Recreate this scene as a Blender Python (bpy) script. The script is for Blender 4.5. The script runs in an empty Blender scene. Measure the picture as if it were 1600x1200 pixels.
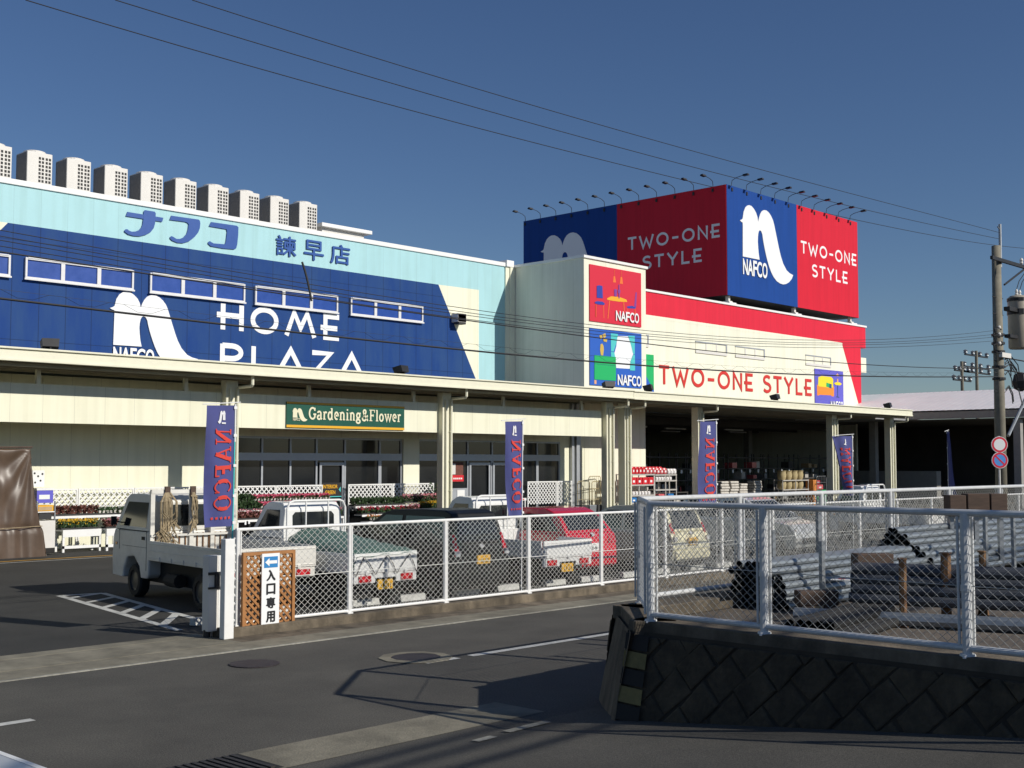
import bpy, bmesh, math, random
from mathutils import Vector, Matrix
from mathutils.geometry import tessellate_polygon
R = math.radians
random.seed(7)
S = bpy.context.scene
COL = S.collection
# ------------------------------------------------------------------ camera
cam = bpy.data.cameras.new('camera'); camo = bpy.data.objects.new('camera', cam); COL.objects.link(camo)
YAW, PITCH, ROLL = R(46.4769), R(3.64997), R(0.045)
fw = Vector((math.sin(YAW)*math.cos(PITCH), math.cos(YAW)*math.cos(PITCH), math.sin(PITCH)))
r0 = Vector((math.cos(YAW), -math.sin(YAW), 0)); u0 = r0.cross(fw)
rr = r0*math.cos(ROLL)+u0*math.sin(ROLL); uu = rr.cross(fw)
camo.matrix_world = Matrix(((rr.x, uu.x, -fw.x, 0), (rr.y, uu.y, -fw.y, 0), (rr.z, uu.z, -fw.z, 2.5), (0, 0, 0, 1)))
cam.sensor_fit = 'HORIZONTAL'; cam.sensor_width = 36; cam.lens = 1926.18/1600*36
cam.clip_start = 0.1; cam.clip_end = 20000
S.camera = camo
# ------------------------------------------------------------------ sky and sun
SUN = Vector((0.29, -1.0, 0.608)).normalized()
EL = math.asin(SUN.z)
w = bpy.data.worlds.new('World'); S.world = w; w.use_nodes = True
nt = w.node_tree; bg = nt.nodes['Background']
sky = nt.nodes.new('ShaderNodeTexSky'); sky.sky_type = 'NISHITA'; sky.sun_disc = False
sky.sun_elevation = EL; sky.sun_rotation = math.atan2(SUN.x, SUN.y)
sky.altitude = 0; sky.air_density = 1.0; sky.dust_density = 0.15; sky.ozone_density = 5.0
hs_ = nt.nodes.new('ShaderNodeHueSaturation'); hs_.inputs['Saturation'].default_value = 1.07; hs_.inputs['Hue'].default_value = 0.508
nt.links.new(sky.outputs[0], hs_.inputs['Color']); nt.links.new(hs_.outputs[0], bg.inputs[0]); bg.inputs[1].default_value = 0.066
sl = bpy.data.lights.new('sun', 'SUN'); sl.energy = 4.25; sl.angle = R(0.5); sl.color = (1, 0.945, 0.85)
so = bpy.data.objects.new('sun', sl); COL.objects.link(so); so.rotation_euler = (-SUN).to_track_quat('-Z', 'Y').to_euler()
S.view_settings.view_transform = 'Standard'; S.view_settings.look = 'None'; S.view_settings.gamma = 1
S.view_settings.exposure = 0.0
S.cycles.max_bounces = 6; S.cycles.caustics_reflective = False; S.cycles.caustics_refractive = False
# ------------------------------------------------------------------ materials
def M(name, col, rough=0.6, metal=0.0, var=0.0, scale=4.0, bump=0.0, bscale=None, coat=0.0, spec=0.5, stretch=None, col2=None, joints=None, jdark=0.6, stain=0.0, grain=0.0, streak=0.0):
    m = bpy.data.materials.new(name); m.use_nodes = True
    n = m.node_tree.nodes; l = m.node_tree.links; b = n['Principled BSDF']
    b.inputs['Roughness'].default_value = rough; b.inputs['Metallic'].default_value = metal
    b.inputs['Coat Weight'].default_value = coat; b.inputs['Specular IOR Level'].default_value = spec
    b.inputs['Base Color'].default_value = (*col, 1)
    tc = n.new('ShaderNodeTexCoord'); mp = n.new('ShaderNodeMapping'); l.new(tc.outputs['Object'], mp.inputs[0])
    if stretch: mp.inputs['Scale'].default_value = stretch
    src = None
    if var or col2:
        nz = n.new('ShaderNodeTexNoise'); nz.inputs['Scale'].default_value = scale; nz.inputs['Detail'].default_value = 6; nz.inputs['Roughness'].default_value = 0.65
        l.new(mp.outputs[0], nz.inputs[0])
        rp = n.new('ShaderNodeValToRGB'); e = rp.color_ramp.elements
        e[0].position = 0.3; e[1].position = 0.7
        c2 = col2 or tuple(min(1, c*(1+var)) for c in col); c1 = col if col2 else tuple(c*(1-var) for c in col)
        e[0].color = (*c1, 1); e[1].color = (*c2, 1)
        l.new(nz.outputs[0], rp.inputs[0]); src = rp.outputs[0]
        rg = n.new('ShaderNodeMapRange'); rg.inputs[3].default_value = max(0.03, rough-0.1); rg.inputs[4].default_value = min(1, rough+0.1)
        l.new(nz.outputs[0], rg.inputs[0]); l.new(rg.outputs[0], b.inputs['Roughness'])
    if stain:
        n2 = n.new('ShaderNodeTexNoise'); n2.inputs['Scale'].default_value = 0.7; n2.inputs['Detail'].default_value = 8; n2.inputs['Roughness'].default_value = 0.7
        l.new(tc.outputs['Object'], n2.inputs[0])
        r2 = n.new('ShaderNodeValToRGB'); r2.color_ramp.elements[0].position = 0.38; r2.color_ramp.elements[1].position = 0.62
        k = 1-stain; r2.color_ramp.elements[0].color = (k, k, k, 1); r2.color_ramp.elements[1].color = (1, 1, 1, 1)
        l.new(n2.outputs[0], r2.inputs[0])
        mx = n.new('ShaderNodeMix'); mx.data_type = 'RGBA'; mx.blend_type = 'MULTIPLY'; mx.inputs[0].default_value = 1
        if src: l.new(src, mx.inputs[6])
        else: mx.inputs[6].default_value = (*col, 1)
        l.new(r2.outputs[0], mx.inputs[7]); src = mx.outputs[2]
    for amt, sc_, st_, lo, hi in ((grain, 55.0, (1, 1, 1), .30, .70), (streak, 1.6, (2.6, 2.6, .16), .42, .75)):
        if not amt: continue
        m3 = n.new('ShaderNodeMapping'); m3.inputs['Scale'].default_value = st_; l.new(tc.outputs['Object'], m3.inputs[0])
        n3 = n.new('ShaderNodeTexNoise'); n3.inputs['Scale'].default_value = sc_; n3.inputs['Detail'].default_value = 3; l.new(m3.outputs[0], n3.inputs[0])
        r3 = n.new('ShaderNodeValToRGB'); r3.color_ramp.elements[0].position = lo; r3.color_ramp.elements[1].position = hi
        a_, b_ = (1-amt, 1+amt) if amt is grain else (1.0, 1-amt)
        r3.color_ramp.elements[0].color = (a_, a_, a_, 1); r3.color_ramp.elements[1].color = (b_, b_, b_*.98, 1); l.new(n3.outputs[0], r3.inputs[0])
        mx = n.new('ShaderNodeMix'); mx.data_type = 'RGBA'; mx.blend_type = 'MULTIPLY'; mx.inputs[0].default_value = 1
        if src: l.new(src, mx.inputs[6])
        else: mx.inputs[6].default_value = (*col, 1)
        l.new(r3.outputs[0], mx.inputs[7]); src = mx.outputs[2]
    if joints:      # panel joints: (axis, pitch, width) list, thin lines between wall panels
        for ax, pitch, wd in joints:
            sp = n.new('ShaderNodeSeparateXYZ'); l.new(tc.outputs['Object'], sp.inputs[0])
            md = n.new('ShaderNodeMath'); md.operation = 'PINGPONG'; md.inputs[1].default_value = pitch/2; l.new(sp.outputs[ax], md.inputs[0])
            lt = n.new('ShaderNodeMath'); lt.operation = 'LESS_THAN'; lt.inputs[1].default_value = wd; l.new(md.outputs[0], lt.inputs[0])
            mx = n.new('ShaderNodeMix'); mx.data_type = 'RGBA'; mx.blend_type = 'MULTIPLY'
            l.new(lt.outputs[0], mx.inputs[0])
            if src: l.new(src, mx.inputs[6])
            else: mx.inputs[6].default_value = (*col, 1)
            mx.inputs[7].default_value = (jdark, jdark, jdark, 1); src = mx.outputs[2]
    if src: l.new(src, b.inputs['Base Color'])
    if bump:
        nb = n.new('ShaderNodeTexNoise'); nb.inputs['Scale'].default_value = bscale or scale*6; nb.inputs['Detail'].default_value = 4
        l.new(mp.outputs[0], nb.inputs[0])
        bp = n.new('ShaderNodeBump'); bp.inputs['Strength'].default_value = bump; bp.inputs['Distance'].default_value = 0.02
        l.new(nb.outputs[0], bp.inputs['Height']); l.new(bp.outputs[0], b.inputs['Normal'])
    return m
def glass(name, col=(0.012, 0.014, 0.016), rough=0.04):
    m = M(name, col, rough, spec=0.6, var=0.3, scale=0.8); return m

CREAMJ = [(0, 0.91, 0.006)]
mt = {}
mt['cream'] = M('cream_panel', (0.83, 0.82, 0.65), 0.55, spec=0.25, var=0.025, scale=0.8, joints=[(0, 0.91, 0.008)], jdark=0.8, streak=0.09)
mt['cream2'] = M('cream_paint', (0.82, 0.81, 0.65), 0.5, var=0.03, scale=1.5)
mt['creamside'] = M('grey_cream_panel', (0.80, 0.80, 0.68), 0.55, var=0.04, scale=0.8, joints=[(1, 0.6, 0.006)], jdark=0.82, streak=0.09)
mt['creamfine'] = M('cream_siding', (0.84, 0.83, 0.68), 0.55, spec=0.25, var=0.02, scale=0.8, joints=[(0, 0.6, 0.006)], jdark=0.86, streak=0.09)
mt['cyan'] = M('pale_cyan_panel', (0.40, 0.66, 0.70), 0.5, spec=0.25, var=0.03, scale=0.9, joints=[(0, 0.91, 0.008)], jdark=0.85, streak=0.09)
mt['blue'] = M('faded_blue_panel', (0.004, 0.042, 0.20), 0.65, spec=0.2, scale=1.1, col2=(0.022, 0.068, 0.20), stretch=(1.6, 1, 0.35), joints=[(0, 0.91, 0.014), (2, 3.2, 0.012)], jdark=0.55)
mt['bluepane'] = M('blue_film_pane', (0.012, 0.06, 0.30), 0.35, var=0.1, scale=3)
mt['letterblue'] = M('blue_letter_paint', (0.012, 0.075, 0.32), 0.45, var=0.05)
mt['white'] = M('white_paint', (0.82, 0.82, 0.80), 0.45, var=0.03, scale=3)
mt['whiteletter'] = M('white_letter_face', (0.85, 0.86, 0.86), 0.4)
mt['red'] = M('red_panel', (0.70, 0.022, 0.050), 0.5, spec=0.25, var=0.03, scale=0.9, joints=[(0, 0.6, 0.006)], jdark=0.85, streak=0.09)
mt['redsign'] = M('red_sign_sheet', (0.64, 0.020, 0.042), 0.55, spec=0.15, var=0.02, scale=1, streak=0.1)
mt['redletter'] = M('red_letter_paint', (0.62, 0.03, 0.02), 0.45, var=0.04)
mt['bluesign'] = M('blue_sign_sheet', (0.012, 0.062, 0.28), 0.55, spec=0.15, var=0.03, scale=1, streak=0.1)
mt['darkmetal'] = M('dark_metal', (0.03, 0.03, 0.032), 0.5, metal=0.3, var=0.2)
mt['coil'] = M('dark_unit_side', (0.22, 0.21, 0.20), 0.7, var=0.15, scale=6)  # unit side panel, darker than the casing
mt['steelgrey'] = M('grey_steel', (0.30, 0.32, 0.34), 0.45, metal=0.6, var=0.12, scale=6)
mt['alu'] = M('aluminium_frame', (0.42, 0.44, 0.47), 0.4, metal=0.3, var=0.05)
mt['winframe'] = M('window_frame_white', (0.70, 0.70, 0.70), 0.4, var=0.04)
mt['glass'] = glass('dark_shop_glass')
mt['carglass'] = glass('car_glass', (0.015, 0.018, 0.02), 0.03)
mt['acpaint'] = M('pale_grey_paint', (0.70, 0.68, 0.64), 0.5, var=0.05, scale=2)
mt['slot'] = M('dark_slot', (0.04, 0.04, 0.04), 0.8)
mt['roofgrey'] = M('roof_sheet', (0.3, 0.3, 0.3), 0.7, var=0.1)
mt['soffit'] = M('shade_darkened_beige', (0.42, 0.39, 0.30), 0.65, var=0.12, scale=1.2, joints=[(1, 0.75, 0.02)], jdark=0.55)  # beige darkened in the colour for the shade under the canopy
mt['beige'] = M('beige_column_paint', (0.78, 0.76, 0.60), 0.5, var=0.04, scale=3)
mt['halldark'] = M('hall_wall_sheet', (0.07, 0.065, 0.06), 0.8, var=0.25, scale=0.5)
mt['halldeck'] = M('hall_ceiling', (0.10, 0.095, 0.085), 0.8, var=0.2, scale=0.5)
mt['asphalt'] = M('road_asphalt', (0.085, 0.080, 0.069), 0.9, var=0.22, scale=0.6, bump=0.35, bscale=90, stain=0.2, grain=.38)
mt['asphalt2'] = M('car_park_asphalt', (0.040, 0.039, 0.036), 0.9, var=0.25, scale=0.5, bump=0.35, bscale=90, stain=0.28, grain=.38)
mt['concrete'] = M('weathered_concrete', (0.24, 0.22, 0.165), 0.9, var=0.3, scale=2.2, bump=0.4, bscale=40, stain=0.35)
mt['kerb'] = M('stained_kerb_concrete', (0.19, 0.155, 0.11), 0.9, var=0.4, scale=3.0, bump=0.5, bscale=30, stain=0.5, streak=.55)
mt['stone'] = M('dark_wall_stone', (0.085, 0.064, 0.038), 0.95, var=0.5, scale=5, bump=0.8, bscale=25, stain=0.4)
mt['mortar'] = M('wall_mortar', (0.045, 0.035, 0.023), 0.95, var=0.3, scale=6)
mt['soil'] = M('yard_ground', (0.14, 0.115, 0.09), 0.95, var=0.3, scale=1.5, bump=0.5, bscale=30, stain=0.3)
mt['line'] = M('white_road_paint', (0.62, 0.62, 0.58), 0.8, var=0.18, scale=9, stain=0.25)
mt['lineold'] = M('worn_road_paint', (0.34, 0.33, 0.28), 0.85, var=0.35, scale=14, stain=0.4)
mt['yellow'] = M('yellow_road_paint', (0.55, 0.30, 0.03), 0.8, var=0.2, scale=8)
mt['fencewhite'] = M('white_fence_coating', (0.80, 0.80, 0.78), 0.4, var=0.05, scale=5)
mt['fencegrey'] = M('pale_fence_coating', (0.60, 0.61, 0.61), 0.42, metal=0.0, var=0.10, scale=14)
mt['wire'] = M('galvanised_wire', (0.46, 0.46, 0.43), 0.4, metal=0.35, var=0.1)
mt['wirewhite'] = M('white_coated_wire', (0.66, 0.66, 0.62), 0.5)
mt['pipe'] = M('galvanised_pipe', (0.28, 0.31, 0.33), 0.42, metal=0.6, var=0.15, scale=3, stretch=(0.4, 4, 4))
mt['pipedark'] = M('dull_dark_pipe', (0.085, 0.09, 0.10), 0.55, metal=0.4, var=0.25, scale=3)
mt['rust'] = M('rusty_steel', (0.16, 0.075, 0.035), 0.85, scale=5, col2=(0.22, 0.13, 0.06), bump=0.3)
mt['brownwood'] = M('dark_brown_timber', (0.085, 0.055, 0.04), 0.85, var=0.3, scale=5, stretch=(1, 6, 6))
mt['lattice'] = M('brown_lattice_wood', (0.36, 0.16, 0.05), 0.65, var=0.15, scale=8)
mt['cable'] = M('black_cable', (0.012, 0.012, 0.014), 0.6)
mt['polegrey'] = M('utility_pole_concrete', (0.24, 0.22, 0.17), 0.8, var=0.25, scale=3, stain=0.3)
mt['transformer'] = M('transformer_paint', (0.40, 0.36, 0.29), 0.5, var=0.1, scale=4)
mt['flag'] = M('navy_flag_cloth', (0.060, 0.068, 0.22), 0.8, var=0.1, scale=6)
mt['flagred'] = M('flag_red_print', (0.62, 0.05, 0.035), 0.8)
mt['flagwhite'] = M('flag_white_print', (0.7, 0.7, 0.72), 0.8)
mt['tyre'] = M('tyre_rubber', (0.018, 0.017, 0.016), 0.85, var=0.2)
mt['rim'] = M('steel_wheel', (0.10, 0.095, 0.085), 0.5, metal=0.5, var=0.2, scale=10)
mt['under'] = M('black_underbody', (0.015, 0.014, 0.013), 0.8, var=0.2)
mt['taillight'] = M('red_lens', (0.42, 0.012, 0.018), 0.2, coat=0.5)
mt['amber'] = M('amber_lens', (0.7, 0.22, 0.02), 0.2)
mt['clearlens'] = M('clear_lens', (0.75, 0.76, 0.78), 0.1, metal=0.4)
mt['plate'] = M('yellow_number_plate', (0.75, 0.42, 0.03), 0.5)
mt['platewhite'] = M('white_number_plate', (0.75, 0.76, 0.74), 0.5)
mt['ink'] = M('black_ink', (0.01, 0.01, 0.012), 0.6)
mt['inkgreen'] = M('green_ink', (0.02, 0.12, 0.06), 0.6)
mt['truckwhite'] = M('aged_white_truck_paint', (0.76, 0.76, 0.74), 0.35, var=0.04, scale=3, coat=0.3, stain=0.06)
mt['truckcream'] = M('dirty_white_truck_paint', (0.72, 0.70, 0.64), 0.42, var=0.07, scale=4, stain=0.16)
mt['bedgrey'] = M('worn_truck_bed', (0.33, 0.34, 0.33), 0.6, var=0.2, scale=5)
mt['carblack'] = M('black_car_paint', (0.008, 0.008, 0.009), 0.42, coat=0.0, spec=0.3, var=0.1)
mt['carred'] = M('red_car_paint', (0.52, 0.012, 0.03), 0.25, coat=0.8, var=0.03)
mt['carcream'] = M('cream_car_paint', (0.72, 0.67, 0.45), 0.3, coat=0.6, var=0.03)
mt['carsilver'] = M('silver_car_paint', (0.62, 0.63, 0.62), 0.28, metal=0.25, coat=0.8, var=0.03)
mt['tarp'] = M('green_truck_tarp', (0.055, 0.12, 0.10), 0.55, var=0.15, scale=4)
mt['browntarp'] = M('brown_tarpaulin', (0.105, 0.070, 0.048), 0.40, var=0.15, scale=2.5, streak=.2)
mt['rope'] = M('old_rope', (0.33, 0.26, 0.16), 0.9, var=0.3, scale=20)
mt['leaf'] = M('dark_leaves', (0.035, 0.075, 0.022), 0.7, var=0.45, scale=12)
mt['leafred'] = M('reddish_brown_leaves', (0.14, 0.05, 0.035), 0.75, var=0.4, scale=12)
mt['pink'] = M('pink_petals', (0.62, 0.09, 0.17), 0.7, var=0.35, scale=14)
mt['palepink'] = M('pale_pink_petals', (0.66, 0.26, 0.30), 0.7, var=0.3, scale=14)
mt['redpetal'] = M('red_petals', (0.42, 0.02, 0.05), 0.7, var=0.35, scale=14)
mt['yellowpetal'] = M('yellow_petals', (0.75, 0.48, 0.03), 0.7, var=0.25, scale=14)
mt['orangepetal'] = M('orange_petals', (0.65, 0.24, 0.05), 0.7, var=0.3, scale=14)
mt['whitepetal'] = M('white_petals', (0.7, 0.68, 0.66), 0.7, var=0.2, scale=14)
mt['potwhite'] = M('white_pot', (0.70, 0.66, 0.60), 0.6)
mt['potblack'] = M('black_tray', (0.02, 0.02, 0.02), 0.6)
mt['signgreen'] = M('dark_green_sign', (0.008, 0.085, 0.055), 0.4, var=0.05)
mt['signyellow'] = M('yellow_sign_edge', (0.80, 0.42, 0.02), 0.45)
mt['signcream'] = M('cream_sign_letter', (0.80, 0.76, 0.55), 0.45)
mt['arrowblue'] = M('arrow_blue', (0.03, 0.22, 0.52), 0.45)
mt['redcan'] = M('red_plastic', (0.62, 0.02, 0.03), 0.35, var=0.06)
mt['plasticwrap'] = M('clear_wrapped_goods', (0.70, 0.66, 0.64), 0.25, var=0.15, scale=10)
mt['redwrap'] = M('red_wrapped_goods', (0.62, 0.12, 0.13), 0.2, var=0.3, scale=14)
mt['bluebin'] = M('blue_plastic', (0.02, 0.17, 0.45), 0.4, var=0.05)
mt['bag'] = M('pale_sacks', (0.55, 0.52, 0.47), 0.7, var=0.25, scale=6)
mt['pot'] = M('straw_coloured_pot', (0.46, 0.37, 0.20), 0.8, var=0.15, scale=8)
mt['shelf'] = M('grey_shelf_steel', (0.45, 0.43, 0.40), 0.5, var=0.1)
mt['card'] = M('cardboard', (0.50, 0.36, 0.20), 0.85, var=0.1)
mt['cage'] = M('brass_coloured_wire', (0.50, 0.42, 0.24), 0.45, metal=0.4)
mt['shedroof'] = M('white_corrugated_roof', (0.80, 0.80, 0.80), 0.45, var=0.05, scale=1)
mt['shedgrey'] = M('shed_fascia', (0.30, 0.29, 0.27), 0.6, var=0.1)
mt['shedbrown'] = M('shed_gable_sheet', (0.28, 0.21, 0.16), 0.7, var=0.1, joints=[(0, 0.3, 0.02)])
mt['hill'] = M('hazed_wooded_hill', (0.055, 0.10, 0.15), 0.95, var=0.2, scale=0.004)  # distance haze is put into this bluish colour
mt['signred'] = M('traffic_sign_red', (0.70, 0.03, 0.06), 0.4)
mt['signblue'] = M('traffic_sign_blue', (0.10, 0.32, 0.75), 0.4)
mt['tape_y'] = M('faded_yellow_stripe', (0.20, 0.16, 0.06), 0.8, var=0.3, scale=6)
mt['tape_k'] = M('black_stripe', (0.016, 0.015, 0.014), 0.8, var=0.3, scale=6)
mt['iron'] = M('manhole_iron', (0.05, 0.042, 0.045), 0.6, metal=0.4, var=0.3, scale=12, bump=0.6, bscale=40)
mt['grate'] = M('drain_steel', (0.06, 0.055, 0.05), 0.6, metal=0.5, var=0.2)
for nm, c in dict(p_orange=(0.85, 0.18, 0.03), p_amber=(0.85, 0.42, 0.02), p_navy=(0.03, 0.05, 0.35), p_purple=(0.22, 0.05, 0.30), p_green=(0.01, 0.42, 0.12), p_teal=(0.08, 0.55, 0.55), p_white=(0.82, 0.84, 0.86), p_ochre=(0.60, 0.42, 0.08), p_red=(0.66, 0.018, 0.045), p_blue=(0.02, 0.11, 0.50), p_violet=(0.12, 0.11, 0.55), p_yellow=(0.85, 0.68, 0.02), p_sofa=(0.88, 0.26, 0.02), p_peach=(0.75, 0.38, 0.20), p_dkblue=(0.02, 0.08, 0.16)).items():
    mt[nm] = M(nm.replace('p_', 'print_'), c, 0.45)

# ------------------------------------------------------------------ mesh helpers
class MB:
    def __init__(s): s.v = []; s.f = []; s.m = []; s.mats = []
    def mi(s, m):
        m = mt[m] if isinstance(m, str) else m
        if m not in s.mats: s.mats.append(m)
        return s.mats.index(m)
    def add(s, vs, fs, m):
        o = len(s.v); k = s.mi(m); s.v += [tuple(v) for v in vs]
        for f in fs: s.f.append(tuple(i+o for i in f)); s.m.append(k)
        return s
    def box(s, x0, x1, y0, y1, z0, z1, m, T=None):
        vs = [(x, y, z) for z in (z0, z1) for y in (y0, y1) for x in (x0, x1)]
        if T: vs = [T @ Vector(v) for v in vs]
        return s.add(vs, [(0, 2, 3, 1), (4, 5, 7, 6), (0, 1, 5, 4), (2, 6, 7, 3), (0, 4, 6, 2), (1, 3, 7, 5)], m)
    def hexa(s, b, t, m):   # bottom 4, top 4 corner loops
        return s.add(list(b)+list(t), [(3, 2, 1, 0), (4, 5, 6, 7), (0, 1, 5, 4), (1, 2, 6, 5), (2, 3, 7, 6), (3, 0, 4, 7)], m)
    def quad(s, a, b, c, d, m): return s.add([a, b, c, d], [(0, 1, 2, 3)], m)
    def poly(s, pts2, fn, m, th=0.0):   # 2d polygon mapped with fn(u, v, depth); depth 0 is the face, th behind it
        n = len(pts2)
        tris = tessellate_polygon([[Vector((p[0], p[1], 0)) for p in pts2]])
        fs = [tuple(t) for t in tris]; vs = [fn(p[0], p[1], 0) for p in pts2]
        if th:
            vs += [fn(p[0], p[1], th) for p in pts2]
            fs += [tuple(n+i for i in reversed(t)) for t in tris]
            fs += [(i, (i+1) % n, n+(i+1) % n, n+i) for i in range(n)]
        return s.add(vs, fs, m)
    def tube(s, p0, p1, r, m, n=8, r1=None, caps=True):
        p0 = Vector(p0); p1 = Vector(p1); d = (p1-p0)
        if d.length < 1e-6: return s
        d.normalize(); a = d.orthogonal().normalized(); b = d.cross(a); r1 = r if r1 is None else r1
        vs = [p0+(a*math.cos(2*math.pi*i/n)+b*math.sin(2*math.pi*i/n))*r for i in range(n)] + [p1+(a*math.cos(2*math.pi*i/n)+b*math.sin(2*math.pi*i/n))*r1 for i in range(n)]
        fs = [(i, (i+1) % n, n+(i+1) % n, n+i) for i in range(n)]
        if caps: fs += [tuple(range(n-1, -1, -1)), tuple(range(n, 2*n))]
        return s.add(vs, fs, m)
    def path(s, pts, r, m, n=6):
        pts = [Vector(p) for p in pts]
        d0 = (pts[1]-pts[0]).normalized(); a = d0.orthogonal().normalized(); vs = []
        for i, p in enumerate(pts):
            d = (pts[min(i+1, len(pts)-1)]-pts[max(i-1, 0)]).normalized()
            a = (a-d*a.dot(d)).normalized(); b = d.cross(a)
            vs += [p+(a*math.cos(2*math.pi*k/n)+b*math.sin(2*math.pi*k/n))*r for k in range(n)]
        fs = []
        for i in range(len(pts)-1):
            fs += [(i*n+k, i*n+(k+1) % n, (i+1)*n+(k+1) % n, (i+1)*n+k) for k in range(n)]
        fs += [tuple(range(n-1, -1, -1)), tuple((len(pts)-1)*n+k for k in range(n))]
        return s.add(vs, fs, m)
    def lathe(s, prof, T, m, n=20, cap=True):  # prof: (r, h) along local z
        vs = []; fs = []
        for r, h in prof: vs += [T @ Vector((r*math.cos(2*math.pi*i/n), r*math.sin(2*math.pi*i/n), h)) for i in range(n)]
        for j in range(len(prof)-1): fs += [(j*n+i, j*n+(i+1) % n, (j+1)*n+(i+1) % n, (j+1)*n+i) for i in range(n)]
        if cap: fs += [tuple(range(n-1, -1, -1)), tuple((len(prof)-1)*n+i for i in range(n))]
        return s.add(vs, fs, m)
    def ribbon(s, pts, wd, fn, m, d=0.0, th=0.02, closed=False):   # flat stroke of width wd along 2d pts
        P = [Vector(p) for p in pts]; n = len(P); L = []; Rr = []
        for i in range(n):
            if closed: a = P[i]-P[i-1]; b = P[(i+1) % n]-P[i]
            else: a = P[i]-P[max(i-1, 0)]; b = P[min(i+1, n-1)]-P[i]
            if a.length < 1e-9: a = b
            if b.length < 1e-9: b = a
            a = a.normalized(); b = b.normalized(); t = (a+b)
            t = t.normalized() if t.length > 1e-6 else a
            nn = Vector((-t.y, t.x)); c = max(0.5, nn.dot(Vector((-a.y, a.x)))); k = wd/2/c
            L.append(P[i]+nn*k); Rr.append(P[i]-nn*k)
        vs = [fn(p.x, p.y, d) for p in L]+[fn(p.x, p.y, d) for p in Rr]+[fn(p.x, p.y, th) for p in L]+[fn(p.x, p.y, th) for p in Rr]
        fs = []
        for i in range(n if closed else n-1):
            j = (i+1) % n
            fs += [(i, j, n+j, n+i), (2*n+i, 2*n+j, j, i), (n+i, n+j, 3*n+j, 3*n+i)]
        if not closed: fs += [(0, n, 3*n, 2*n), (n-1, 3*n-1, 4*n-1, 2*n-1)]
        return s.add(vs, fs, m)
    def build(s, name, parent=None, smooth=False, bevel=0.0, fix=True):
        me = bpy.data.meshes.new(name); me.from_pydata(s.v, [], s.f)
        for m in s.mats: me.materials.append(m)
        me.polygons.foreach_set('material_index', s.m)
        if smooth: me.polygons.foreach_set('use_smooth', [True]*len(me.polygons))
        if fix:
            b = bmesh.new(); b.from_mesh(me); bmesh.ops.recalc_face_normals(b, faces=b.faces); b.to_mesh(me); b.free()
        me.update()
        o = bpy.data.objects.new(name, me); COL.objects.link(o)
        if parent:
            o.parent = parent
            if parent.get('_w'): o.location = -parent.location   # children given in world coordinates
        if bevel:
            md = o.modifiers.new('edge', 'BEVEL'); md.width = bevel; md.segments = 2; md.limit_method = 'ANGLE'; md.angle_limit = R(35)
        return o
def part(name, parent, mb, smooth=False, bevel=0.0, label=None):
    if parent.type == 'MESH':     # sub-part: same frame as its part
        o = mb.build(name, None, smooth, bevel); o.parent = parent
    else: o = mb.build(name, parent, smooth, bevel)
    if label: o['label'] = label
    return o
def thing(name, label, cat, loc=(0, 0, 0), rz=0.0, group=None, world=False):
    o = bpy.data.objects.new(name, None); COL.objects.link(o); o.location = loc; o.rotation_euler = (0, 0, rz)
    o.empty_display_size = 0.2
    o['label'] = label; o['category'] = cat
    if group: o['group'] = group
    if world: o['_w'] = 1
    return o
def tag(o, label, cat, group=None):
    o['label'] = label; o['category'] = cat
    if group: o['group'] = group
    return o
def struct(name, mb, kind='structure', **k):
    o = mb.build(name, **k); o['kind'] = kind; return o
def dup(o, loc=None, rz=None, label=None, group=None):
    def rec(a, p):
        c = a.copy(); COL.objects.link(c)
        if p: c.parent = p
        for ch in list(kids.get(a.name, [])): rec(ch, c)
        return c
    kids = {}
    stack = [o]
    while stack:
        a = stack.pop(); kids[a.name] = list(a.children); stack += kids[a.name]
    c = rec(o, None)
    if loc is not None: c.location = loc
    if rz is not None: c.rotation_euler = (0, 0, rz)
    if label: c['label'] = label
    if group: c['group'] = group
    return c
def front(Yp):        # wall facing the street: u = x, v = z
    return lambda u, v, d: (u, Yp+d, v)
def leftface(Xp):     # wall facing -x: u runs towards -y
    return lambda u, v, d: (Xp+d, -u, v)
def place(fn, u0, v0, su, sv=None):
    sv = su if sv is None else sv
    return lambda u, v, d: fn(u0+u*su, v0+v*sv, d)
def clipseg(x0, y0, x1, y1, w, h):
    t0, t1 = 0.0, 1.0; dx, dy = x1-x0, y1-y0
    for p, q in ((-dx, x0), (dx, w-x0), (-dy, y0), (dy, h-y0)):
        if abs(p) < 1e-9:
            if q < 0: return None
            continue
        r = q/p
        if p < 0: t0 = max(t0, r)
        else: t1 = min(t1, r)
    if t1-t0 < 1e-3: return None
    return (x0+dx*t0, y0+dy*t0, x0+dx*t1, y0+dy*t1)
def diag(w, h, sx, sy):
    out = []
    k = h/sy*sx
    n = int((w+k)/sx)+2
    for i in range(-n, n+1):
        for sgn in (1, -1):
            x = i*sx
            seg = clipseg(x, 0, x+sgn*k, h, w, h)
            if seg: out.append((sgn, seg))
    return out
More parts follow.
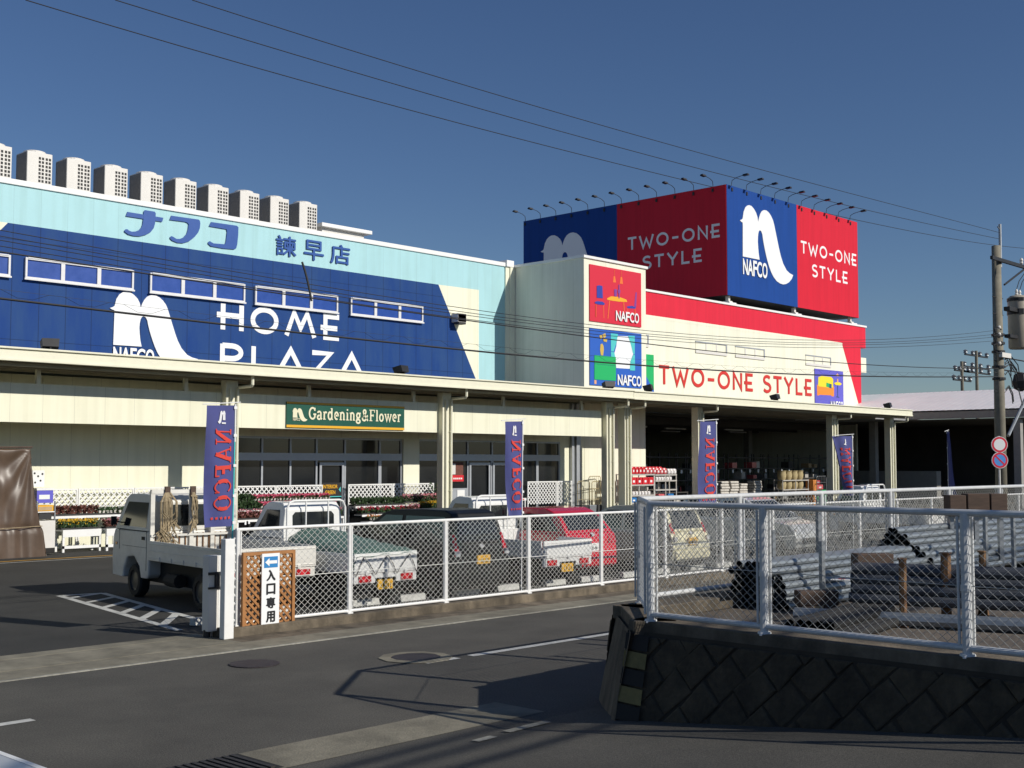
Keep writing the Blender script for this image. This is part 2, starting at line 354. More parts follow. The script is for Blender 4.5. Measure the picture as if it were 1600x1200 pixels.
# ------------------------------------------------------------------ lettering
def arc(cx, cy, rx, ry, a0, a1, n=14): return [(cx+rx*math.cos(R(a0+(a1-a0)*i/n)), cy+ry*math.sin(R(a0+(a1-a0)*i/n))) for i in range(n+1)]
O_ = ('c', arc(.42, .5, .36, .43, 0, 360, 28)[:-1])
DECO = {  # art-deco capitals: (width, strokes)
 'T': (.62, [[(.0, .94), (.62, .94)], [(.31, .94), (.31, 0)]]),
 'W': (1.0, [[(.02, 1), (.27, .04), (.5, .72), (.73, .04), (.98, 1)]]),
 'O': (.84, [O_]), '-': (.5, [[(.04, .46), (.46, .46)]]),
 'N': (.66, [[(.06, 0), (.06, .97), (.6, .06), (.6, 1)]]),
 'E': (.56, [[(.56, .94), (.10, .94), (.10, .06), (.56, .06)], [(-.06, .46), (.5, .46)]]),
 'S': (.6, [arc(.32, .735, .24, .215, 35, 270, 12)+arc(.30, .275, .26, .235, 90, -150, 14)[1:]]),
 'Y': (.72, [[(.03, 1), (.36, .46), (.69, 1)], [(.36, .5), (.36, 0)]]),
 'L': (.52, [[(.06, 1), (.06, .06), (.52, .06)]]),
 'H': (.72, [[(.12, 1), (.12, 0)], [(.66, 1), (.66, 0)], [(-.06, .56), (.66, .56)]]),
 'M': (.98, [[(.04, 0), (.28, .95), (.49, .34), (.70, .95), (.94, 0)]]),
 'P': (.66, [[(.08, 0), (.08, 1.0)], [(.08, .94), (.34, .94)]+arc(.34, .69, .25, .25, 90, -90, 10)+[(.14, .44)]]),
 'A': (.80, [[(.03, 0), (.40, .96), (.77, 0)], [(-.08, .20), (.62, .20)]]),
 'Z': (.66, [[(.03, .94), (.60, .94), (.06, .06), (.64, .06)]]), ' ': (.35, [])}
SER = {}
def _ser():
    sf = lambda x, y, w=.16: [(x-w, y), (x+w, y)]
    a = SER
    a['G'] = (.78, [arc(.38, .5, .32, .47, 50, 300, 16)+[(.62, .2), (.62, .40)], [(.46, .42), (.76, .42)], [(.6, .98), (.6, .72)]], [])
    a['a'] = (.56, [arc(.22, .5, .17, .18, 165, 0, 8)[0:]+[(.39, .1), (.5, .03)], arc(.22, .18, .17, .16, 70, 360, 12)], [])
    a['r'] = (.44, [[(.13, .66), (.13, 0)], arc(.28, .46, .14, .18, 180, 40, 6)], [[(0, .64), (.13, .64)], [(0, .03), (.28, .03)]])
    a['d'] = (.60, [[(.43, 1), (.43, .02)], arc(.24, .34, .19, .32, 0, 360, 16)], [[(.30, .97), (.43, .97)], [(.43, .03), (.56, .03)]])
    a['e'] = (.52, [[(.07, .38), (.42, .38)]+arc(.25, .36, .18, .30, 5, 305, 16)], [])
    a['n'] = (.64, [[(.13, .66), (.13, 0)], arc(.3, .46, .17, .2, 180, 0, 8)+[(.47, 0)]], [[(0, .64), (.13, .64)], [(0, .03), (.26, .03)], [(.36, .03), (.60, .03)]])
    a['i'] = (.32, [[(.15, .66), (.15, 0)], [(.15, .98), (.15, .84)]], [[(.02, .64), (.15, .64)], [(.01, .03), (.29, .03)]])
    a['g'] = (.56, [arc(.24, .44, .17, .21, 0, 360, 14), [(.36, .6), (.52, .66)], arc(.25, -.06, .2, .16, 100, 440, 14), [(.14, .26), (.12, .14), (.3, .1)]], [])
    a['&'] = (.80, [[(.70, 0), (.22, .66)]+arc(.33, .80, .14, .16, 215, -20, 10)+[(.36, .56), (.12, .34)]+arc(.28, .22, .2, .2, 140, 330, 10)+[(.66, .5)]], [])
    a['F'] = (.66, [[(.15, 1), (.15, 0)], [(.15, .5), (.45, .5)]], [[(0, .97), (.6, .97)], [(.0, .03), (.34, .03)], [(.58, .98), (.58, .76)], [(.45, .6), (.45, .4)]])
    a['l'] = (.32, [[(.15, 1), (.15, 0)]], [[(.02, .97), (.15, .97)], [(.01, .03), (.29, .03)]])
    a['o'] = (.54, [arc(.26, .33, .2, .3, 0, 360, 18)], [])
    a['w'] = (.86, [[(.1, .64), (.27, .03), (.43, .6), (.60, .03), (.76, .64)]], [[(0, .65), (.22, .65)], [(.32, .65), (.54, .65)], [(.66, .65), (.86, .65)]])
    a['N'] = (.82, [[(.14, .97), (.68, .03)]], [[(.14, 1), (.14, 0)], [(.68, 1), (.68, 0)], [(0, .97), (.24, .97)], [(.0, .03), (.28, .03)], [(.54, .97), (.82, .97)]])
    a['A'] = (.86, [[(.4, 1), (.70, 0)]], [[(.4, .98), (.12, 0)], [(.22, .32), (.58, .32)], [(0, .03), (.26, .03)], [(.54, .03), (.86, .03)]])
    a['C'] = (.76, [arc(.40, .5, .32, .46, 140, 220, 8)], [arc(.40, .5, .34, .48, 40, 320, 20), [(.68, .96), (.68, .72)]])
    a['O'] = (.84, [arc(.42, .5, .32, .46, 145, 215, 8), arc(.42, .5, .32, .46, -35, 35, 8)], [arc(.42, .5, .34, .48, 0, 360, 24)])
_ser()
_dk = [0]
def deco(mb, text, fn, m, sw=.13, gap=.22, tw=None, th=0.03, step=0.002):
    """art-deco capitals, unit height; scaled sideways so the line is tw wide"""
    tot = sum(DECO[c][0] for c in text)+gap*(len(text)-1); k = (tw/tot) if tw else 1; x = 0
    for c in text:
        wd, st = DECO[c]
        for q in st:
            _dk[0] = (_dk[0]+1) % 4; d = -step*_dk[0]
            cl = isinstance(q, tuple); pts = q[1] if cl else q
            mb.ribbon([((x+p[0])*k, p[1]) for p in pts], sw, fn, m, d, th, closed=cl)
        x += wd+gap
def serif(mb, text, fn, m, sw=.13, thin=.055, gap=.07, tw=None, th=0.02, step=0.002):
    tot = sum(SER[c][0] for c in text)+gap*(len(text)-1); k = (tw/tot) if tw else 1; x = 0
    for c in text:
        wd, a, b = SER[c]
        for q, wdt in [(q, sw) for q in a]+[(q, thin) for q in b]:
            _dk[0] = (_dk[0]+1) % 5; d = -step*_dk[0]
            cl = len(q) > 3 and (Vector(q[0])-Vector(q[-1])).length < 1e-4
            mb.ribbon([((x+p[0])*k, p[1]) for p in (q[:-1] if cl else q)], wdt, fn, m, d, th, closed=cl)
        x += wd+gap
def typeset(mb, text, fn, m, u0, u1, v0, v1, bold=0.0, th=0.0):
    """a line of type in Blender's own font, stretched into the rectangle u0..u1, v0..v1"""
    cu = bpy.data.curves.new('type', 'FONT'); cu.body = text; cu.offset = min(bold, .012) if ord(text[0]) < 255 else 0.0; cu.size = 1; cu.resolution_u = 4
    o = bpy.data.objects.new('type', cu); COL.objects.link(o)
    dg = bpy.context.evaluated_depsgraph_get(); me = bpy.data.meshes.new_from_object(o.evaluated_get(dg))
    vs = [v.co.copy() for v in me.vertices]; fs = [tuple(p.vertices) for p in me.polygons]
    bpy.data.objects.remove(o); bpy.data.meshes.remove(me)
    if not vs: return
    ax = min(v.x for v in vs); bx = max(v.x for v in vs); ay = min(v.y for v in vs); by = max(v.y for v in vs)
    for k, (dx, dy) in enumerate(((0, 0), (1, 0), (-1, 0), (0, 1), (0, -1), (.7, .7), (-.7, -.7), (.7, -.7), (-.7, .7)) if bold > .012 else ((0, 0),)):
        ex, ey = dx*bold*.8*(v1-v0), dy*bold*.8*(v1-v0)
        mb.add([fn(u0+(v.x-ax)/(bx-ax)*(u1-u0)+ex, v0+(v.y-ay)/(by-ay)*(v1-v0)+ey, -max(.001, .004*(v1-v0))*k) for v in vs], fs, m)
LOGO= [(0.0,0.758),(0.046,0.774),(0.07,0.791),(0.08,0.825),(0.097,0.887),(0.141,0.952),(0.194,0.986),(0.243,1.0),(0.306,0.997),(0.37,0.967),(0.426,0.922),(0.462,0.866),(0.48,0.801),(0.503,0.86),(0.533,0.913),(0.575,0.959),(0.62,0.982),(0.661,0.991),(0.716,0.991),(0.78,0.97),(0.837,0.931),(0.885,0.88),(0.916,0.823),(0.953,0.731),(0.999,0.613),(1.046,0.496),(1.093,0.395),(1.156,0.297),(1.254,0.21),(1.337,0.179),(1.438,0.161),(1.392,0.101),(1.32,0.049),(1.233,0.014),(1.149,0.0),(1.067,0.004),(0.969,0.029),(0.888,0.076),(0.825,0.132),(0.762,0.212),(0.716,0.294),(0.67,0.396),(0.631,0.495),(0.604,0.579),(0.59,0.638),(0.565,0.678),(0.531,0.691),(0.502,0.68),(0.483,0.65),(0.469,0.596),(0.464,0.526),(0.472,0.441),(0.485,0.356),(0.506,0.277),(0.063,0.273),(0.066,0.389),(0.069,0.559),(0.072,0.696),(0.069,0.737),(0.039,0.741)]
KATA= [[(21.18,10.917),(21.236,11.072),(22.612,11.068),(22.57,10.918)],[(21.851,11.179),(21.897,11.232),(22.264,11.234),(22.31,11.185),(22.301,10.966),(22.287,10.809),(22.242,10.648),(22.127,10.492),(21.943,10.375),(21.709,10.291),(21.476,10.272),(21.277,10.3),(21.143,10.373),(21.136,10.408),(21.19,10.464),(21.24,10.471),(21.307,10.432),(21.407,10.409),(21.556,10.435),(21.688,10.503),(21.776,10.613),(21.817,10.742),(21.837,10.899)],[(22.862,11.032),(22.929,11.189),(24.025,11.21),(24.08,11.176),(24.1,11.083),(24.085,10.905),(24.016,10.735),(23.857,10.539),(23.646,10.367),(23.398,10.272),(23.187,10.26),(22.975,10.311),(22.886,10.377),(22.896,10.425),(22.954,10.465),(23.025,10.443),(23.149,10.39),(23.289,10.409),(23.43,10.481),(23.551,10.624),(23.608,10.806),(23.626,10.984),(23.579,11.031),(23.489,11.05)],[(24.467,11.029),(24.555,11.196),(25.643,11.214),(25.713,11.165),(25.707,10.868),(25.674,10.536),(25.632,10.373),(25.545,10.323),(25.074,10.296),(24.554,10.31),(24.435,10.391),(24.441,10.44),(24.506,10.49),(24.569,10.466),(24.662,10.43),(25.146,10.458),(25.189,10.571),(25.231,10.934),(25.203,11.022)]]
PIC_RED= {'lampA': [(42.506,10.774),(42.605,10.774),(42.67,10.497),(42.462,10.496)],'lampB': [(42.989,10.785),(43.107,10.792),(43.164,10.486),(42.937,10.483)],'cordA': [(42.557,11.063),(42.574,11.065),(42.572,10.781),(42.555,10.779)],'cordB': [(43.05,11.083),(43.067,11.085),(43.065,10.793),(43.048,10.791)],'chairback': [(41.32,10.213),(41.497,10.258),(41.707,10.238),(41.736,9.701),(41.317,9.691)],'seat': [(41.172,9.486),(41.332,9.543),(41.695,9.552),(41.865,9.49),(41.816,9.418),(41.412,9.401),(41.188,9.431)],'leg1': [(41.235,9.395),(41.267,9.398),(41.264,8.841),(41.232,8.838)],'leg2': [(41.775,9.414),(41.808,9.417),(41.829,8.838),(41.796,8.835)],'table': [(42.03,9.73),(42.309,9.846),(42.89,9.877),(43.395,9.81),(43.462,9.71),(42.889,9.666),(42.308,9.663),(42.046,9.674)],'tleg1': [(42.176,9.64),(42.234,9.64),(42.106,8.841),(42.057,8.842)],'tleg2': [(43.174,9.683),(43.225,9.682),(43.255,9.278),(43.205,9.273)],'vase': [(42.526,10.187),(42.726,10.208),(42.707,9.88),(42.541,9.874)],'pole': [(42.836,10.425),(42.903,10.427),(42.907,9.815),(42.831,9.813)],'vase2': [(42.776,10.182),(42.96,10.19),(42.942,10.04),(42.791,10.036)],'chair2': [(44.082,10.208),(44.169,10.206),(44.119,9.543),(43.973,9.556)],'seat2': [(43.435,9.506),(43.819,9.568),(44.102,9.525),(44.058,9.457),(43.494,9.426)],'leg3': [(43.476,9.414),(43.51,9.417),(43.475,9.244),(43.45,9.242)],'leg4': [(43.989,9.451),(44.024,9.454),(44.056,9.189),(44.021,9.186)]}
PIC_BLUE= {'win': [(42.752,8.12),(43.509,8.166),(43.785,7.678),(43.886,7.408),(43.669,7.034),(43.624,6.704),(42.659,6.687),(42.619,6.971),(42.523,7.32),(42.666,7.653)],'curtL': [(42.282,8.199),(42.795,8.207),(42.667,7.784),(42.474,7.405),(42.293,7.409)],'curtR': [(43.517,8.188),(43.996,8.214),(43.988,7.383),(43.851,7.417),(43.718,7.779)],'tieL': [(42.276,7.387),(42.523,7.372),(42.62,7.024),(42.291,7.159)],'tieR': [(43.988,7.362),(43.868,7.365),(43.669,7.034),(43.623,6.635),(43.999,6.64)],'dresser': [(41.136,7.164),(42.621,7.17),(42.613,6.116),(41.13,6.105)],'line1': [(41.134,6.8),(42.618,6.784),(42.618,6.768),(41.134,6.785)],'line2': [(41.132,6.443),(42.616,6.439),(42.616,6.424),(41.132,6.427)],'foot1': [(41.138,6.085),(41.281,6.072),(41.28,5.908),(41.137,5.912)],'foot2': [(42.448,6.067),(42.58,6.063),(42.579,5.959),(42.447,5.963)],'vase': [(41.563,7.67),(41.684,7.704),(41.772,7.592),(41.787,7.438),(41.737,7.187),(41.584,7.187),(41.529,7.42)],'fl1': [(41.484,8.035),(41.662,8.1),(41.693,7.948),(41.564,7.876)],'fl2': [(41.686,8.102),(41.889,8.18),(41.937,8.017),(41.774,7.954)],'fl3': [(41.742,7.925),(42.018,7.94),(41.985,7.788),(41.765,7.808)],'k1': [(41.769,7.013),(41.882,7.01),(41.882,6.937),(41.768,6.941)],'k2': [(41.766,6.652),(41.88,6.648),(41.879,6.576),(41.766,6.58)],'k3': [(41.764,6.312),(41.878,6.307),(41.877,6.235),(41.764,6.24)]}
PIC_SOFA= {'back': [(67.684,7.766),(68.074,7.845),(69.253,7.845),(69.498,7.718),(69.482,7.191),(68.59,7.151),(67.628,7.182)],'seat': [(67.497,7.299),(67.763,7.188),(69.331,7.159),(69.594,7.271),(69.554,6.644),(69.265,6.632),(69.217,6.695),(67.748,6.671),(67.727,6.621),(67.496,6.626)],'cushG': [(68.648,7.467),(69.041,7.421),(68.955,7.168),(68.602,7.216)],'cushB': [(69.022,7.42),(69.298,7.383),(69.25,7.116),(68.954,7.163)],'shade': [(69.59,7.472),(69.843,7.544),(70.298,7.556),(70.569,7.467),(70.342,7.366),(69.787,7.371)],'pole': [(70.019,7.366),(70.069,7.368),(70.055,6.613),(70.005,6.611)],'foot': [(69.835,6.655),(70.217,6.635),(70.196,6.594),(69.854,6.611)],'stem': [(70.001,7.768),(70.122,7.764),(70.146,7.548),(69.974,7.55)],'bird': [(69.807,7.984),(70.063,8.108),(70.279,7.933),(69.956,7.911)]}
# ================================================================== ground and roads
def ramp_z(y): return 0.0 if y > 8.2 else (0.103*(8.2-y) if y > -12 else 0.103*20.2)
b = MB(); b.quad((-3000, -3000, -0.03), (6000, -3000, -0.03), (6000, 9000, -0.03), (-3000, 9000, -0.03), 'soil'); struct('ground', b)
b = MB(); b.quad((-80, 8.2, 0), (150, 8.2, 0), (150, 14.0, 0), (-80, 14.0, 0), 'asphalt'); struct('main_road', b)
b = MB()
ys = [8.2, 6, 4, 2, 0, -4, -8, -12, -40]
for a, c in zip(ys[:-1], ys[1:]): b.quad((-30, c, ramp_z(c)), (10.5, c, ramp_z(c)), (10.5, a, ramp_z(a)), (-30, a, ramp_z(a)), 'asphalt')
struct('side_road', b)
b = MB(); b.quad((-60, 15.3, 0.0), (120, 15.3, 0.0), (120, 60, 0.0), (-60, 60, 0.0), 'asphalt2'); struct('car_park', b)
b = MB(); b.box(-60, 150, 14.0, 14.06, -0.02, 0.012, 'lineold'); b.quad((-60, 14.06, 0.006), (150, 14.06, 0.006), (150, 14.62, 0.012), (-60, 14.62, 0.012), 'concrete'); struct('road_gutter', b)
b = MB(); b.box(-60, 9.95, 14.62, 15.45, -0.02, 0.016, 'concrete'); b.box(-60, 9.95, 15.465, 15.78, -0.02, 0.018, 'concrete'); struct('driveway_apron', b)
b = MB(); b.quad((9.95, 14.62, 0.012), (120, 14.62, 0.012), (120, 15.06, 0.02), (9.95, 15.06, 0.02), 'kerb')
b.box(9.98, 110, 15.06, 15.36, -0.02, 0.15, 'kerb'); struct('car_park_kerb', b, bevel=0.012)
b = MB(); b.quad((-30, 8.42, 0.004), (9.35, 8.42, 0.004), (9.35, 9.12, 0.004), (-30, 9.12, 0.004), 'concrete'); struct('junction_gutter', b)
# painted markings
b = MB()
def stripe(x0, y0, x1, y1, wd, m, z=0.004, mb=None):
    d = Vector((x1-x0, y1-y0, 0)).normalized(); n = Vector((-d.y, d.x, 0))*wd/2
    p, q = Vector((x0, y0, z)), Vector((x1, y1, z)); (mb or b).quad(p-n, q-n, q+n, p+n, m)
stripe(-60, 11.76, 5.62, 11.76, .13, 'line'); stripe(11.35, 11.52, 90, 11.52, .13, 'line'); stripe(10.55, 11.52, 11.12, 11.52, .13, 'line')
stripe(8.3, 7.95, 8.9, 7.98, .10, 'lineold', ramp_z(7.95)+.012); stripe(7.8, 7.85, 8.05, 7.87, .09, 'lineold', ramp_z(7.85)+.012)
stripe(-60, 30.82, 110, 30.82, .15, 'yellow'); stripe(-60, 30.35, 110, 30.35, .09, 'line')
for k in range(-1, 28):         # hairpin bay lines
    if k in (0, ): continue
    x = 13.35+2.5*k
    if k < 0: continue
    for s in (-.16, .16): stripe(x+s, 16.45, x+s, 21.4, .08, 'line')
    stripe(x-.2, 16.44, x+.2, 16.44, .08, 'line', .0065)
for a, c in (((11.07, 22.22), (10.05, 16.39)), ((11.86, 22.06), (10.95, 17.3)), ((11.07, 22.22), (11.86, 22.06))): stripe(*a, *c, .13, 'line')
for i in range(6):
    t = (i+.6)/6.3; stripe(11.07-1.02*t, 22.22-5.83*t, 11.86-.9*(t*1.06-.10), 22.06-4.6*(t*1.06-.10), .14, 'line', .0066)
struct('road_markings', b)
def manhole(loc, r, label, ring):
    t = thing('manhole_cover', label, 'manhole', loc, 0)
    if ring:
        m = MB(); m.lathe([(r*1.55, 0), (r*1.55, .006), (r*1.06, .010), (r*1.06, 0)], Matrix.Identity(4), 'concrete', 10, False); part('concrete_collar', t, m)
    m = MB(); m.lathe([(r, 0), (r, .009), (r*.93, .013), (.001, .013)], Matrix.Identity(4), 'iron', 28); part('lid', t, m)
manhole((10.76, 11.92, .004), .31, 'dark round manhole cover in a pale concrete collar beside the white road line', True)
manhole((9.03, 12.98, .004), .31, 'brownish flat manhole cover in the road in front of the wooden lattice sign', False)
t = thing('drain_grating', 'dark steel drain grating set in the pale gutter strip', 'drain', (5.55, 8.78, .004))
m = MB()
for i in range(16): m.box(-.6+i*.075, -.6+i*.075+.04, -.3, .3, 0, .016, 'grate')
part('bars', t, m); m = MB(); m.box(-.63, .63, -.33, .33, -.01, .004, 'under'); part('pit', t, m)
# far hill
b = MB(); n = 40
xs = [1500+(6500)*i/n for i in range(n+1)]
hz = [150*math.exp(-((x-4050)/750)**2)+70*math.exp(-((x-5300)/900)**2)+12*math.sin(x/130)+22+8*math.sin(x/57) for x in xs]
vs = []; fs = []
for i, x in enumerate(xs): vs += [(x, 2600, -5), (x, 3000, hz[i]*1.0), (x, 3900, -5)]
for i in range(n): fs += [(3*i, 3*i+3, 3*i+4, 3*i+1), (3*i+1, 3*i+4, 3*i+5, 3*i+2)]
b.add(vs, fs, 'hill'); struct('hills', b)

# ================================================================== HOME STORE (blue front)
hs = thing('home_store', 'long blue and pale cyan home store building with a beige canopy', 'store', (24, 38.4, 0), world=True)
YF = 38.4
m = MB(); m.box(-10, 39.95, YF, YF+.3, 4.6, 11.36, 'cyan'); m.box(-10, -9.7, YF+.3, 75, 0, 11.36, 'cream2'); part('wall', hs, m)
m = MB(); m.box(-9.7, 60, YF+.3, 75, 11.0, 11.2, 'roofgrey'); part('roof', hs, m)
m = MB(); m.box(-10.05, 39.95, YF-.06, YF+.36, 11.36, 11.54, 'white'); m.box(39.95, 40.42, YF-.14, YF+.4, 11.36, 11.66, 'white'); part('parapet_cap', hs, m, bevel=.015)
m = MB(); m.box(39.95, 40.2, YF-.06, YF+.3, 4.6, 11.36, 'cream2'); m.box(40.2, 40.5, YF-.12, YF+.3, 4.6, 11.36, 'cream2'); part('corner_trim', hs, m)
fn = front(YF-.004)
m = MB(); m.poly([(17.11, 10.11), (12.7, 5.0), (38.3, 5.0), (38.3, 5.85), (35.85, 10.11)], fn, 'blue'); part('blue_field', hs, m)
m = MB(); m.poly([(35.85, 10.11), (38.3, 5.85), (38.3, 10.13)], fn, 'cream'); part('cream_field', hs, m); m = MB(); m.poly([(17.11, 10.11), (8, 10.11), (8, 5), (12.7, 5.0)], fn, 'cream'); part('cream_field', hs, m)
def window(root, x0, x1, z0, z1, Y, n, pane, fr='winframe', fw_=.07, sill=True, depth=.1):
    m = MB(); d0, d1 = Y-depth, Y-.01
    m.box(x0, x1, d0, d1, z1-fw_, z1, fr); m.box(x0, x1, d0, d1, z0, z0+fw_*1.3, fr)
    m.box(x0, x0+fw_, d0, d1, z0+fw_*1.3, z1-fw_, fr); m.box(x1-fw_, x1, d0, d1, z0+fw_*1.3, z1-fw_, fr)
    for i in range(1, n):
        x = x0+(x1-x0)*i/n; m.box(x-.07, x+.07, d0+.01, d1, z0+fw_*1.3, z1-fw_, fr)
    m.box(x0-.03, x1+.03, d0-.03, d0, z0-.02, z0+.04, fr); m.box(x0+fw_, x1-fw_, d0-.02, d0, z1-.03, z1+.01, fr)
    f = part('window', root, m, bevel=.008)
    p = MB(); p.box(x0+fw_, x1-fw_, Y-.045, Y-.006, z0+fw_, z1-fw_, pane); part('pane', f, p)
for x0, x1 in ((13.4, 17.2), (17.68, 21.5), (22.12, 26.02), (26.46, 30.36), (31.0, 34.9)): window(hs, x0, x1, 8.36, 9.07, YF-.004, 3, 'bluepane')
for poly, lab in ((KATA[0], 0), (KATA[1], 1), (KATA[2], 2), (KATA[3], 3)):
    if lab == 0: m = MB(); m.poly(poly, front(YF-.045), 'letterblue', .04)
    elif lab == 1: m.poly(poly, front(YF-.05), 'letterblue', .045); part('lettering', hs, m)
    else: m = MB(); m.poly(poly, front(YF-.045), 'letterblue', .04); part('lettering', hs, m)
for ch, x0, x1 in (('諫', 27.41, 28.34), ('早', 28.72, 29.66), ('店', 30.0, 30.97)):
    m = MB(); typeset(m, ch, front(YF-.03), 'letterblue', x0, x1, 10.36, 11.12, bold=.026); part('lettering', hs, m)
def nlogo(root, fn0, u0, v0, su, sv, m_='whiteletter', th=.04, text=True):
    f = place(fn0, u0, v0, su, sv)
    m = MB(); m.poly(LOGO, lambda u, v, d: f(u, v, d-th), m_, th); part('logo', root, m)
    if text:
        m = MB(); xs_ = [(.066, .185, 'N'), (.188, .325, 'A'), (.330, .425, 'F'), (.430, .560, 'C'), (.572, .705, 'O')]
        for k, (a, c, ch) in enumerate(xs_): typeset(m, ch, lambda u, v, d, k=k: f(u, v, d-th-.003*k), m_, a, c, .035, .245, bold=.022)
        part('lettering', root, m)
nlogo(hs, front(YF-.006), 20.66, 5.77, 2.39, 2.55)
LT = lambda root, txt, fn_, u0, v0, hgt, tw, mat_, sw=.13: (lambda m: (deco(m, txt, place(fn_, u0, v0, hgt), mat_, sw=sw, tw=tw/hgt), part('lettering', root, m)))(MB())
LT(hs, 'HOME', front(YF-.02), 24.95, 7.33, .95, 5.52, 'whiteletter', .21)
LT(hs, 'PLAZA', front(YF-.02), 25.0, 5.88, .93, 6.75, 'whiteletter', .21)
m = MB(); m.box(36.62, 37.12, YF-.42, YF-.006, 8.55, 8.92, 'acpaint'); m.add([(36.62, YF-.42, 8.55), (37.12, YF-.42, 8.55), (37.12, YF-.42, 8.92), (36.62, YF-.42, 8.92), (36.68, YF-.42, 8.60), ], [(0, 1, 2, 3)], 'acpaint'); m.box(36.66, 37.08, YF-.44, YF-.10, 8.46, 8.55, 'slot'); part('vent_hood', hs, m, bevel=.01)
# shop front under the canopy
YW = 34.2
m = MB()
m.box(-10, 21.9, YW, YW+.2, 0, 5.0, 'cream'); m.box(21.9, 38.95, YW, YW+.2, 3.37, 5.0, 'cream'); m.box(30.16, 30.95, YW-.06, YW+.3, 0, 3.37, 'cream'); m.box(38.95, 40.5, YW, YW+.2, 0, 5.0, 'cream')
part('shop_wall', hs, m)
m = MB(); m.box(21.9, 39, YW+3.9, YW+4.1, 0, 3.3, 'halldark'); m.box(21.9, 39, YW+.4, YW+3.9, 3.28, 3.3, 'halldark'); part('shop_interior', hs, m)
mull = [22.0, 24.0, 25.15, 26.25, 27.5, 29.1, 30.16]; mul2 = [30.95, 32.6, 33.55, 34.9, 36.65, 37.55, 38.95]
m = MB()
for ml in (mull, mul2):
    a, c = ml[0], ml[-1]
    m.box(a, c, YW+.02, YW+.12, 3.30, 3.37, 'alu'); m.box(a, c, YW-.01, YW+.13, 2.57, 2.82, 'alu'); m.box(a, c, YW+.02, YW+.12, 0.02, .12, 'alu')
    for x in ml:
        w_ = .07 if x not in (29.1, 37.55, 34.9) else .14
        x_ = min(max(x, a+w_/2), c-w_/2); m.box(x_-w_/2, x_+w_/2, YW+.015, YW+.125, .12, 2.57, 'alu'); m.box(x_-.035, x_+.035, YW+.015, YW+.125, 2.82, 3.30, 'alu')
part('shop_front_frame', hs, m)
for ml in (mull, mul2):
    for a, c in zip(ml[:-1], ml[1:]):
        m = MB(); m.box(a+.035, c-.035, YW+.06, YW+.075, .12, 2.57, 'glass'); part('glazing', hs, m)
        m = MB(); m.box(a+.035, c-.035, YW+.06, YW+.075, 2.82, 3.30, 'glass'); part('glazing', hs, m)
for x0, x1 in ((26.35, 27.42), (33.6, 34.75), (34.9, 36.1)):   # doors
    m = MB(); m.box(x0, x0+.09, YW-.03, YW+.014, .02, 2.5, 'alu'); m.box(x1-.09, x1, YW-.03, YW+.014, .02, 2.5, 'alu'); m.box(x0+.09, x1-.09, YW-.03, YW+.014, 2.40, 2.5, 'alu'); m.box(x0+.09, x1-.09, YW-.03, YW+.014, .02, .14, 'alu')
    d_ = part('door', hs, m)
    m = MB(); m.box(x1-.20, x1-.16, YW-.07, YW-.04, .9, 1.25, 'steelgrey'); m.box(x1-.20, x1-.16, YW-.04, YW-.03, .9, .94, 'steelgrey'); part('handle', d_, m)
m = MB(); m.box(26.46, 27.32, YW-.012, YW+.012, 1.30, 1.80, 'ink'); m.box(26.46, 27.32, YW-.018, YW-.0125, 1.30, 1.33, 'p_teal'); m.poly([(27.28, 1.66), (27.28, 1.46), (27.2, 1.56)], front(YW-.017), 'p_teal')
typeset(m, 'INTERIOR', front(YW-.017), 'signyellow', 26.50, 27.14, 1.60, 1.73, bold=.02); typeset(m, 'GREEN', front(YW-.017), 'signyellow', 26.60, 27.04, 1.40, 1.53, bold=.02)
part('door_sign', hs, m, label='black door sign lettered in yellow')
m = MB(); m.box(32.66, 33.26, YW-.02, YW+.012, 1.76, 2.52, 'leafred'); m.box(32.66, 33.28, YW-.03, YW-.021, 1.78, 2.02, 'redcan'); m.box(32.66, 32.84, YW-.03, YW-.021, 2.05, 2.46, 'acpaint')
for k in range(5): m.box(32.72+k*.10, 32.79+k*.10, YW-.036, YW-.031, 1.86, 1.92, 'white')
part('poster', hs, m)
m = MB(); m.box(32.64, 33.5, YW-.05, YW+.012, .8, 1.52, 'alu'); m.box(32.9, 33.3, YW-.07, YW-.051, .9, 1.45, 'white'); m.box(33.0, 33.2, YW-.08, YW-.071, 1.0, 1.22, 'slot'); part('deposit_box', hs, m)
m = MB(); m.box(33.55, 36.6, YW-.25, YW-.20, .98, 1.08, 'white'); [m.box(x, x+.05, YW-.25, YW-.20, 0.0, .98, 'white') for x in (33.6, 35.0, 36.5)]
[m.box(x, x+.5, YW-.262, YW-.251, 1.01, 1.05, c) for x, c in ((33.75, 'bluebin'), (34.4, 'redcan'), (35.3, 'bluebin'), (35.95, 'redcan'))]; part('barrier_rail', hs, m)
m = MB(); m.box(39.55, 39.7, YW-.14, YW-.01, 0, 5, 'alu'); m.box(39.78, 40.05, YW-.20, YW-.01, 0, 5, 'alu'); part('downpipe', hs, m)
# hanging band
m = MB(); m.box(-10, 39.3, 32.25, 32.40, 3.57, 4.62, 'cream'); part('band', hs, m)
for x in [1.7+4.55*i for i in range(9)]: m = MB(); m.box(x-.06, x+.06, 32.28, 32.38, 4.62, 5.06, 'beige'); part('band_hanger', hs, m)
